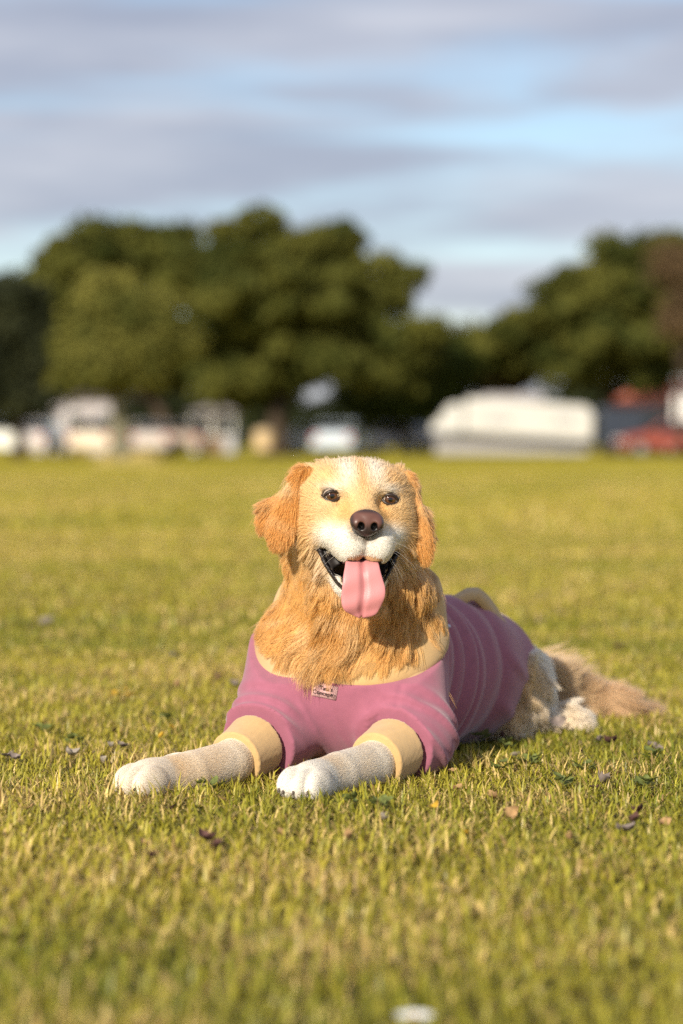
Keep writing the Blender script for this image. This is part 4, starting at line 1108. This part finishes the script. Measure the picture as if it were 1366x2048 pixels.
tree('pine_tree', 'large domed green tree standing over the long white camper', 1216, 110,
     [(1290, 545, 130, 85), (1190, 590, 120, 75), (1080, 650, 120, 70), (1360, 560, 110, 100), (1240, 680, 190, 90), (1400, 690, 120, 110), (1030, 700, 100, 65), (960, 690, 80, 50), (1130, 740, 110, 45), (1260, 755, 100, 40)],
     0.32, 770, 44000, 0.26, D1, D2, 25, M_bark)
tree('bare_tree', 'thin brown autumn tree rising beside the red-roofed house', 1362, 96,
     [(1350, 540, 42, 65), (1375, 640, 55, 70)], 0.14, 760, 3600, 0.14, (0.085, 0.055, 0.028), (0.16, 0.105, 0.055), 26, M_bark, puff=0.7, limbs=9)
tree('leafy_tree', 'low green tree between the white vans and the camper', 800, 108,
     [(790, 810, 85, 40), (730, 800, 50, 40), (860, 790, 60, 40), (880, 740, 70, 45)], 0.16, 850, 11000, 0.22, D1, (0.075, 0.10, 0.016), 27, M_bark)
tree('leafy_tree', 'brownish bush-like tree behind the camper roof', 960, 112,
     [(955, 745, 60, 40), (1010, 760, 55, 35), (930, 700, 55, 40)], 0.14, 800, 7000, 0.22, (0.05, 0.038, 0.014), (0.12, 0.09, 0.032), 28, M_bark)
def far_tree(px, d, w, top, seed):
    return tree('leafy_tree', 'dark tree in the row behind the parked vehicles', px, d, [(px, top + 40, w, 40), (px - w * 0.5, top + 70, w * 0.6, 40), (px + w * 0.5, top + 70, w * 0.6, 42)], 0.2, 870, 3600, 0.4, (0.012, 0.017, 0.006), (0.036, 0.044, 0.014), seed, M_bark,
                group='dark row of trees behind the vehicles', limbs=3)
for i_, px in enumerate(range(-80, 1500, 105)): far_tree(px, 150 + 6 * ((i_ * 7) % 3), 75, 770 + 12 * ((i_ * 5) % 4), 60 + i_)
# ------------------------------------------------------------------ vehicles and houses beyond the lawn
M_glass = mat('dark glass', (0.015, 0.018, 0.022), 0.08, 0.6)
M_tyre = mat('tyre', (0.02, 0.02, 0.02), 0.85, 0.2)
M_rim = mat('wheel rim', (0.45, 0.45, 0.46), 0.3, 0.5, 0.6)
M_lamp = mat('lamp lens', (0.7, 0.7, 0.68), 0.15, 0.6)
M_tail = mat('tail lamp', (0.35, 0.02, 0.02), 0.2, 0.5)
def paint(c): return mat('car paint', c, 0.35, 0.5, coat=0.4, noise=(1.2, 0.05))
def wheels(root, xs, half, r=0.33):
    for x in xs:
        for sy in (-1, 1):
            me = MB().tube([(x, sy * half - 0.11, r), (x, sy * half + 0.11, r)], [r, r], 20)
            w = me.build('wheel', M_tyre, root); MB().tube([(x, sy * (half + 0.115) - 0.01, r), (x, sy * (half + 0.115) + 0.01, r)], [r * 0.62, r * 0.62], 14).build('rim', M_rim, w)
def shell(name, m, prof, half, top_half, zmid, root, bevel=0.06):
    """body: an (x, z) outline pushed to both sides, narrowing above zmid"""
    n = len(prof); V = []
    for sy in (-1, 1):
        for x, z in prof: V.append((x, sy * (half if z <= zmid else top_half), z))
    fs = [tuple(range(n)), tuple(range(n, 2 * n))[::-1]] + [(i, n + i, n + (i + 1) % n, (i + 1) % n) for i in range(n)]
    return MB().add(V, fs).build(name, m, root, bevel=bevel)
def car(label, loc, rz, color, kind='hatch'):
    root = empty('parked_car', loc, rz); tag(root, label, 'car', 'vehicles parked beyond the lawn')
    L = 2.1
    prof = [(-L, 0.35), (-L, 0.75), (-L + 0.1, 0.95), (-1.55, 1.02), (-1.15, 1.42), (0.35, 1.46), (1.05, 1.0), (1.95, 0.82), (L, 0.6), (L, 0.32)]
    shell('body', paint(color), prof, 0.86, 0.70, 0.98, root)
    for sy in (-1, 1):
        V = [(-1.42, sy * 0.80, 1.03), (0.86, sy * 0.80, 1.03), (0.30, sy * 0.715, 1.39), (-1.10, sy * 0.715, 1.37)]
        MB().add(V + [(x, y + sy * 0.015, z) for x, y, z in V], [(0, 1, 2, 3), (4, 5, 6, 7), (0, 1, 5, 4), (1, 2, 6, 5), (2, 3, 7, 6), (3, 0, 4, 7)]).build('side_window', M_glass, root)
    V = [(0.42, -0.62, 1.42), (0.42, 0.62, 1.42), (1.02, 0.72, 1.04), (1.02, -0.72, 1.04)]
    MB().add([(x + 0.03, y, z + 0.03) for x, y, z in V] + V, [(0, 1, 2, 3), (7, 6, 5, 4), (0, 1, 5, 4), (1, 2, 6, 5), (2, 3, 7, 6), (3, 0, 4, 7)]).build('windscreen', M_glass, root)
    V = [(-1.22, -0.60, 1.38), (-1.22, 0.60, 1.38), (-1.54, 0.70, 1.06), (-1.54, -0.70, 1.06)]
    MB().add([(x - 0.03, y, z + 0.02) for x, y, z in V] + V, [(0, 1, 2, 3), (7, 6, 5, 4), (0, 1, 5, 4), (1, 2, 6, 5), (2, 3, 7, 6), (3, 0, 4, 7)]).build('rear_window', M_glass, root)
    for sy in (-1, 1):
        MB().box(1.98, 2.12, sy * 0.66 - 0.14, sy * 0.66 + 0.14, 0.62, 0.76).build('headlight', M_lamp, root, bevel=0.02)
        MB().box(-2.12, -2.0, sy * 0.70 - 0.10, sy * 0.70 + 0.10, 0.70, 0.90).build('tail_light', M_tail, root, bevel=0.02)
    wheels(root, (-1.3, 1.32), 0.76); return root
def van(label, loc, rz, color, L=2.6, H=2.3):
    root = empty('parked_van', loc, rz); tag(root, label, 'van', 'vehicles parked beyond the lawn')
    prof = [(-L, 0.35), (-L, H - 0.1), (-L + 0.12, H), (L - 1.35, H), (L - 0.55, 1.25), (L - 0.05, 1.05), (L, 0.8), (L, 0.35)]
    shell('body', paint(color), prof, 0.95, 0.88, 1.2, root)
    for sy in (-1, 1):
        V = [(L - 2.1, sy * 0.945, 1.3), (L - 0.75, sy * 0.945, 1.3), (L - 1.35, sy * 0.90, H - 0.25), (L - 2.1, sy * 0.90, H - 0.25)]
        MB().add(V + [(x, y + sy * 0.015, z) for x, y, z in V], [(0, 1, 2, 3), (4, 5, 6, 7), (0, 1, 5, 4), (1, 2, 6, 5), (2, 3, 7, 6), (3, 0, 4, 7)]).build('side_window', M_glass, root)
        MB().box(L - 0.12, L + 0.03, sy * 0.68 - 0.14, sy * 0.68 + 0.14, 0.78, 0.98).build('headlight', M_lamp, root, bevel=0.02)
    V = [(L - 1.28, -0.78, H - 0.1), (L - 1.28, 0.78, H - 0.1), (L - 0.58, 0.86, 1.3), (L - 0.58, -0.86, 1.3)]
    MB().add([(x + 0.04, y, z + 0.03) for x, y, z in V] + V, [(0, 1, 2, 3), (7, 6, 5, 4), (0, 1, 5, 4), (1, 2, 6, 5), (2, 3, 7, 6), (3, 0, 4, 7)]).build('windscreen', M_glass, root)
    wheels(root, (-L + 0.95, L - 0.95), 0.84); return root
def gpos(px, d): return (float((px - 683) / FPX * d), d, 0.0)
WH = (0.50, 0.485, 0.46)
# the long camper under the right-hand tree, cab to the left
cp = empty('camper_van', gpos(1030, 98), math.radians(176)); tag(cp, 'long white camper van parked under the domed tree', 'camper', 'vehicles parked beyond the lawn')
shell('body', paint(WH), [(-3.1, 0.62), (-3.15, 1.7), (-2.9, 2.05), (1.75, 2.38), (2.0, 2.3), (2.05, 0.92)], 1.08, 1.03, 1.7, cp, 0.12)
shell('cab', paint((0.49, 0.48, 0.455)), [(2.07, 0.92), (2.07, 2.15), (2.6, 2.15), (3.05, 1.6), (3.35, 1.3), (3.4, 0.94)], 0.99, 0.92, 1.3, cp, 0.1)
MB().prism([(-3.1, 0.32), (-3.1, 0.60), (3.3, 0.92), (3.3, 0.66)], -1.09, 1.09).build('skirt', mat('grey skirt', (0.03, 0.03, 0.035), 0.7), cp, bevel=0.02)
MB().prism([(-2.9, 0.10), (-2.9, 0.31), (3.2, 0.64), (3.2, 0.10)], -1.05, 1.05).build('sill_panel', paint((0.33, 0.315, 0.31)), cp, bevel=0.03)
MB().box(-1.2, 1.3, -0.5, 0.5, 2.24, 2.52).build('roof_box', mat('grey roof box', (0.30, 0.28, 0.28), 0.6), cp, bevel=0.06)
for x0, x1 in ((-2.4, -1.6), (0.2, 1.1)):
    for sy in (-1, 1): MB().box(x0, x1, sy * 1.075 - 0.015, sy * 1.075 + 0.015, 1.35, 1.62).build('window', mat('camper glass', (0.35, 0.35, 0.36), 0.2), cp, bevel=0.01)
V = [(2.72, -0.82, 2.05), (2.72, 0.82, 2.05), (3.12, 0.9, 1.48), (3.12, -0.9, 1.48)]
MB().add([(x + 0.04, y, z + 0.03) for x, y, z in V] + V, [(0, 1, 2, 3), (7, 6, 5, 4), (0, 1, 5, 4), (1, 2, 6, 5), (2, 3, 7, 6), (3, 0, 4, 7)]).build('windscreen', M_glass, cp)
wheels(cp, (-2.0, 2.6), 0.92, 0.35)
car('white car parked right of the thick dark trunk', gpos(652, 108), math.radians(4), (0.62, 0.60, 0.57))
car('pale blue car parked end-on in front of the white one', gpos(682, 98), math.radians(80), (0.50, 0.56, 0.62))
car('pinkish white car parked left of the camper', gpos(793, 112), math.radians(150), (0.62, 0.56, 0.53))
car('cream car parked beside the pale grey trunk', gpos(180, 96), math.radians(95), (0.72, 0.62, 0.48))
car('white car half hidden at the dark grey-green tree', gpos(4, 84), math.radians(97), (0.78, 0.78, 0.74))
car('light grey car behind the dark grey-green tree', gpos(72, 100), math.radians(85), (0.58, 0.53, 0.51))
car('light grey car right of the pale grey trunk', gpos(300, 100), math.radians(93), (0.55, 0.48, 0.43))
car('tan car between the thin dark trunk and the white wall', gpos(368, 104), math.radians(90), (0.42, 0.33, 0.27))
car('red car in front of the red-roofed house', gpos(1335, 100), math.radians(185), (0.26, 0.06, 0.04))
van('dark navy van in front of the red-roofed house', gpos(1285, 106), math.radians(4), (0.025, 0.032, 0.05), 2.0, 2.1)
van('white van at the corner of the red-roofed house', gpos(1392, 104), math.radians(80), (0.76, 0.74, 0.72), 2.4, 2.6)
# a round beige bin by the thick trunk
bn = empty('litter_bin', gpos(527, 96)); tag(bn, 'round beige litter bin beside the thick dark trunk', 'bin')
MB().tube([(0, 0, 0.25), (0, 0, 0.3), (0, 0, 0.95)], [0.30, 0.36, 0.40], 20).build('bin_body', mat('beige bin', (0.60, 0.44, 0.25), 0.5), bn, smooth=False)
MB().tube([(0, 0, 0.951), (0, 0, 1.05), (0, 0, 1.15)], [0.42, 0.36, 0.12], 20).build('lid', mat('bin lid', (0.42, 0.32, 0.2), 0.5), bn)
MB().tube([(0, 0, 0.0), (0, 0, 0.249)], [0.12, 0.12], 10).build('stand', M_tyre, bn)
def house(label, loc, rz, w, d, h, wall_c, roof_c, roof_h, nx, nz):
    root = empty('house', loc, rz); tag(root, label, 'house')
    mw = mat('render wall', wall_c, 0.9, 0.1, noise=(0.8, 0.1)); MB().box(-w / 2, w / 2, -d / 2, d / 2, 0, h).build('wall', mw, root)
    e = 0.35; V = [(-w / 2 - e, -d / 2 - e, h), (w / 2 + e, -d / 2 - e, h), (w / 2 + e, d / 2 + e, h), (-w / 2 - e, d / 2 + e, h), (-w / 2 + d * 0.3, 0, h + roof_h), (w / 2 - d * 0.3, 0, h + roof_h)]
    rf = MB().add([(x, y, z + 0.003) for x, y, z in V], [(3, 2, 1, 0), (0, 1, 5, 4), (1, 2, 5), (2, 3, 4, 5), (3, 0, 4)]).build('roof', mat('roof tiles', roof_c, 0.9, 0.1, noise=(4, 0.25), bump=(20, 0.5, 0.05)), root)
    MB().box(w * 0.2, w * 0.2 + 0.5, -0.25, 0.25, h + roof_h * 0.3, h + roof_h + 0.6).build('chimney', mw, rf)
    mf = mat('window frame', (0.7, 0.69, 0.66), 0.5); 
    for iz in range(nz):
        for ix in range(nx):
            x = -w / 2 + w * (ix + 0.5) / nx; z = 0.9 + iz * 2.7
            f = MB().box(x - 0.55, x + 0.55, -d / 2 - 0.05, -d / 2 + 0.02, z, z + 1.3).build('window', mf, root)
            MB().box(x - 0.47, x + 0.47, -d / 2 - 0.06, -d / 2 - 0.045, z + 0.08, z + 1.22).build('pane', M_glass, f)
    MB().box(-0.5 + w * 0.05, 0.5 + w * 0.05, -d / 2 - 0.04, -d / 2 + 0.02, 0, 2.1).build('door', mat('door', (0.16, 0.10, 0.06), 0.5), root)
    return root
house('pale mauve-grey house behind the trunks', gpos(160, 132), math.radians(2), 4.6, 6, 2.9, (0.40, 0.37, 0.40), (0.10, 0.08, 0.07), 1.0, 3, 1)
house('house with an orange-red tiled roof', gpos(1330, 122), math.radians(-4), 5.6, 6, 2.4, (0.50, 0.42, 0.38), (0.42, 0.13, 0.08), 1.3, 3, 1)
house('low white house seen past the thick dark trunk', gpos(430, 136), 0.0, 2.4, 5, 2.2, (0.42, 0.42, 0.45), (0.25, 0.22, 0.20), 0.7, 2, 1)
# straw heaps at the foot of the pale trunk
for i_, (px, d, w, hh) in enumerate(((216, 63, 0.42, 0.26), (284, 64, 0.62, 0.34))):
    r = np.random.default_rng(90 + i_); U = np.linspace(0, 2 * PI, 24, endpoint=False); V = [(0, 0, hh)]; F = []
    for k in range(1, 6):
        for a in U: V.append((math.cos(a) * w * k / 5 * (1 + 0.2 * r.normal()), math.sin(a) * w * k / 5, hh * max(0, 1 - (k / 5) ** 2) * (1 + 0.15 * r.normal()) - 0.01))
    for j in range(24): F.append((0, 1 + j, 1 + (j + 1) % 24))
    for k in range(4):
        for j in range(24): F.append((1 + k * 24 + j, 1 + (k + 1) * 24 + j, 1 + (k + 1) * 24 + (j + 1) % 24, 1 + k * 24 + (j + 1) % 24))
    o = MB().add(V, F).build('cut_grass_heap', mat('dry cuttings', (0.40, 0.31, 0.11), 0.95, 0.05, noise=(9, 0.4), bump=(40, 1, 0.05)), None, gpos(px, d))
    tag(o, ('smaller', 'larger')[i_] + ' heap of dry cut grass at the foot of the pale trunk', 'heap', 'heaps of cut grass')
# ------------------------------------------------------------------ fallen leaves, clover and small flowers on the lawn
def leaf_shape(n=9, curl=0.25, lob=0.0, seed=0):
    r = np.random.default_rng(seed); V = []; F = []
    for i in range(n):
        t_ = i / (n - 1); w = 0.36 * math.sin(PI * min(1, t_ * 0.96 + 0.04)) ** 0.8 * (1 + lob * math.sin(t_ * 17))
        z = curl * (t_ - 0.5) ** 2 + 0.02 * r.normal()
        V += [(t_ - 0.5, -w, z + 0.28 * curl + 0.03 * r.normal()), (t_ - 0.5, 0, z), (t_ - 0.5, w, z + 0.35 * curl + 0.03 * r.normal())]
    for i in range(n - 1):
        for k in (0, 1): F.append((i * 3 + k, i * 3 + k + 1, i * 3 + k + 4, i * 3 + k + 3))
    st = [(-0.5, -0.015, 0), (-0.5, 0.015, 0), (-0.85, 0.01, 0.05), (-0.85, -0.01, 0.05)]; o = len(V); V += st; F.append((o, o + 1, o + 2, o + 3))
    me = bpy.data.meshes.new('fallen_leaf'); me.from_pydata(V, [], F); me.update(); me.polygons.foreach_set('use_smooth', np.ones(len(me.polygons), bool)); return me
LEAFM = {k: mat('leaf ' + k, c_, 0.8, 0.15, noise=(3, 0.35), trans=0.15) for k, c_ in dict(grey=(0.24, 0.195, 0.175), brown=(0.11, 0.060, 0.038), tan=(0.40, 0.25, 0.12), pale=(0.36, 0.31, 0.26), yellow=(0.55, 0.34, 0.04), plum=(0.12, 0.062, 0.055)).items()}
shapes = {}
def ground_at(px, py): return CAM_H * FPX / (py - HOR)
def leaf(px, py, size, kind, label=None, stand=0.3, seed=0, group='fallen leaves on the lawn'):
    d = ground_at(px, py); p = W(px, py, d); r = np.random.default_rng(int(px * 31 + py))
    key = (kind, seed % 3)
    if key not in shapes:
        shapes[key] = leaf_shape(9, 0.5 + 0.35 * (seed % 3), 0.14 * (seed % 2), seed); shapes[key].materials.append(LEAFM[kind])
    o = bpy.data.objects.new('fallen_leaf', shapes[key]); COL.objects.link(o)
    o.location = (p[0], p[1], 0.014 + 0.35 * size * stand); o.scale = (size * 0.82,) * 3
    o.rotation_euler = (r.uniform(-0.5, 0.5) + stand, r.uniform(-0.4, 0.4), r.uniform(0, 6.28))
    tag(o, label or {'grey': 'curled grey dry leaf lying in the grass', 'brown': 'dark brown dead leaf lying in the grass', 'tan': 'tan dry leaf lying in the grass', 'pale': 'pale dry leaf lying in the grass', 'plum': 'dull plum-coloured dead leaf lying in the grass', 'yellow': 'small yellow leaf lying in the grass'}[kind], 'leaf', group)
    return o
spots = [(16, 1531, .030, 'grey'), (30, 1538, .028, 'grey'), (141, 1530, .028, 'pale'), (245, 1512, .034, 'grey'), (218, 1512, .026, 'pale'), (203, 1545, .024, 'pale'), (230, 1480, .022, 'brown'),
         (415, 1708, .040, 'plum'), (435, 1722, .026, 'plum'), (515, 1740, .026, 'plum'), (288, 1715, .024, 'tan'), (303, 1742, .022, 'plum'), (440, 1620, .022, 'tan'), (346, 1640, .020, 'plum'),
         (1205, 1590, .036, 'grey'), (1190, 1598, .024, 'plum'), (1250, 1688, .034, 'grey'), (1270, 1668, .026, 'plum'), (1330, 1670, .026, 'tan'), (1018, 1655, .034, 'tan'), (765, 1663, .022, 'pale'),
         (1130, 1470, .026, 'tan'), (1200, 1500, .026, 'grey'), (1222, 1505, .028, 'plum'), (1320, 1520, .032, 'grey'), (1300, 1512, .028, 'grey'), (1280, 1645, .022, 'plum'), (1165, 1520, .020, 'plum'),
         (830, 1548, .028, 'grey'), (812, 1556, .026, 'plum'), (1030, 1530, .022, 'pale'), (1055, 1528, .020, 'brown'), (1000, 1490, .020, 'plum'), (905, 1562, .020, 'tan'), (915, 1600, .024, 'tan'), (990, 1620, .026, 'tan'),
         (350, 1330, .05, 'pale'), (440, 1375, .035, 'brown'), (470, 1388, .03, 'grey'), (1235, 1310, .04, 'plum'), (1120, 1325, .03, 'tan'), (350, 1390, .03, 'tan'), (90, 1260, .06, 'pale'), (640, 1100, .05, 'pale'),
         (700, 1700, .022, 'tan'), (560, 1690, .022, 'tan'), (1100, 1620, .022, 'tan'), (1140, 1705, .022, 'tan'), (930, 1690, .02, 'yellow'), (60, 1640, .02, 'tan'), (870, 1640, .02, 'yellow')]
for i_, (px, py, s_, k_) in enumerate(spots): leaf(px, py, s_, k_, seed=i_)
leaf(1118, 1478, .038, 'grey', 'grey-brown leaf standing upright in front of the hind paw', 1.1, 1)
leaf(925, 1488, .034, 'pale', 'pale green-grey leaf standing upright beside the sweater hem', 1.15, 2)
for (px, py) in ((232, 1408), (260, 1412), (325, 1495), (340, 1478), (250, 1398)):
    leaf(px, py, .026, 'yellow', 'small bright yellow leaf left of the dog', 0.8, 0, 'bright yellow leaves left of the dog')
# broad weed leaves (plantain and clover) in the sward
def rosette(px, py, n_, size, seed, label):
    d = ground_at(px, py); p = W(px, py, d); root = empty('weed_plant', (p[0], p[1], 0.0)); r = np.random.default_rng(seed)
    tag(root, label, 'weed', 'broad-leaved weeds in the lawn')
    for k in range(n_):
        key = ('weed', k % 2)
        if key not in shapes: shapes[key] = leaf_shape(9, 0.25, 0, 40 + k); shapes[key].materials.append(M_weed)
        o = bpy.data.objects.new('leaf', shapes[key]); COL.objects.link(o); o.parent = root
        a = 2 * PI * k / n_ + r.uniform(-0.3, 0.3); q = r.uniform(0.3, 0.9) * size
        o.location = (math.cos(a) * q, math.sin(a) * q, 0.018 + r.uniform(0, 0.012)); o.scale = (size * r.uniform(0.7, 1.1),) * 3; o.rotation_euler = (r.uniform(-0.4, 0.4), -r.uniform(0.1, 0.7), a)
M_weed = mat('weed leaf', (0.14, 0.165, 0.045), 0.6, 0.25, noise=(5, 0.3), trans=0.2)
for i_, (px, py) in enumerate(((1010, 1512), (960, 1500), (1060, 1545), (1170, 1560), (1000, 1560), (1310, 1535), (760, 1640), (900, 1525), (1120, 1590), (150, 1505), (420, 1600), (700, 1630), (1290, 1590), (330, 1455), (90, 1480))):
    rosette(px, py, 6, 0.022, 200 + i_, 'low rosette of broad green leaves among the grass')
# a white daisy close to the camera
dd_ = (CAM_H - 0.037) * FPX / (2036 - HOR); dp = W(828, 2036, dd_); dz = empty('daisy', (dp[0], dp[1], 0)); tag(dz, 'small white flower in the grass', 'flower')
MB().tube([(0, 0, 0), (0.004, 0, 0.02), (0, 0, 0.036)], [0.001, 0.001, 0.001], 6).build('stem', M_weed, dz)
MB().tube([(0, 0, 0.035), (0, 0, 0.039)], [0.005, 0.003], 10).build('centre', LEAFM['yellow'], dz)
M_pet = mat('petal', (0.8, 0.8, 0.78), 0.6)
pm = bpy.data.meshes.new('petal'); pm.from_pydata([(0.004, -0.0015, 0.036), (0.004, 0.0015, 0.036), (0.016, 0.003, 0.040), (0.018, 0, 0.040), (0.016, -0.003, 0.040)], [], [(0, 1, 2, 3, 4)]); pm.materials.append(M_pet)
for k in range(14):
    o = bpy.data.objects.new('petal', pm); COL.objects.link(o); o.parent = dz; o.rotation_euler = (0, 0, 2 * PI * k / 14)
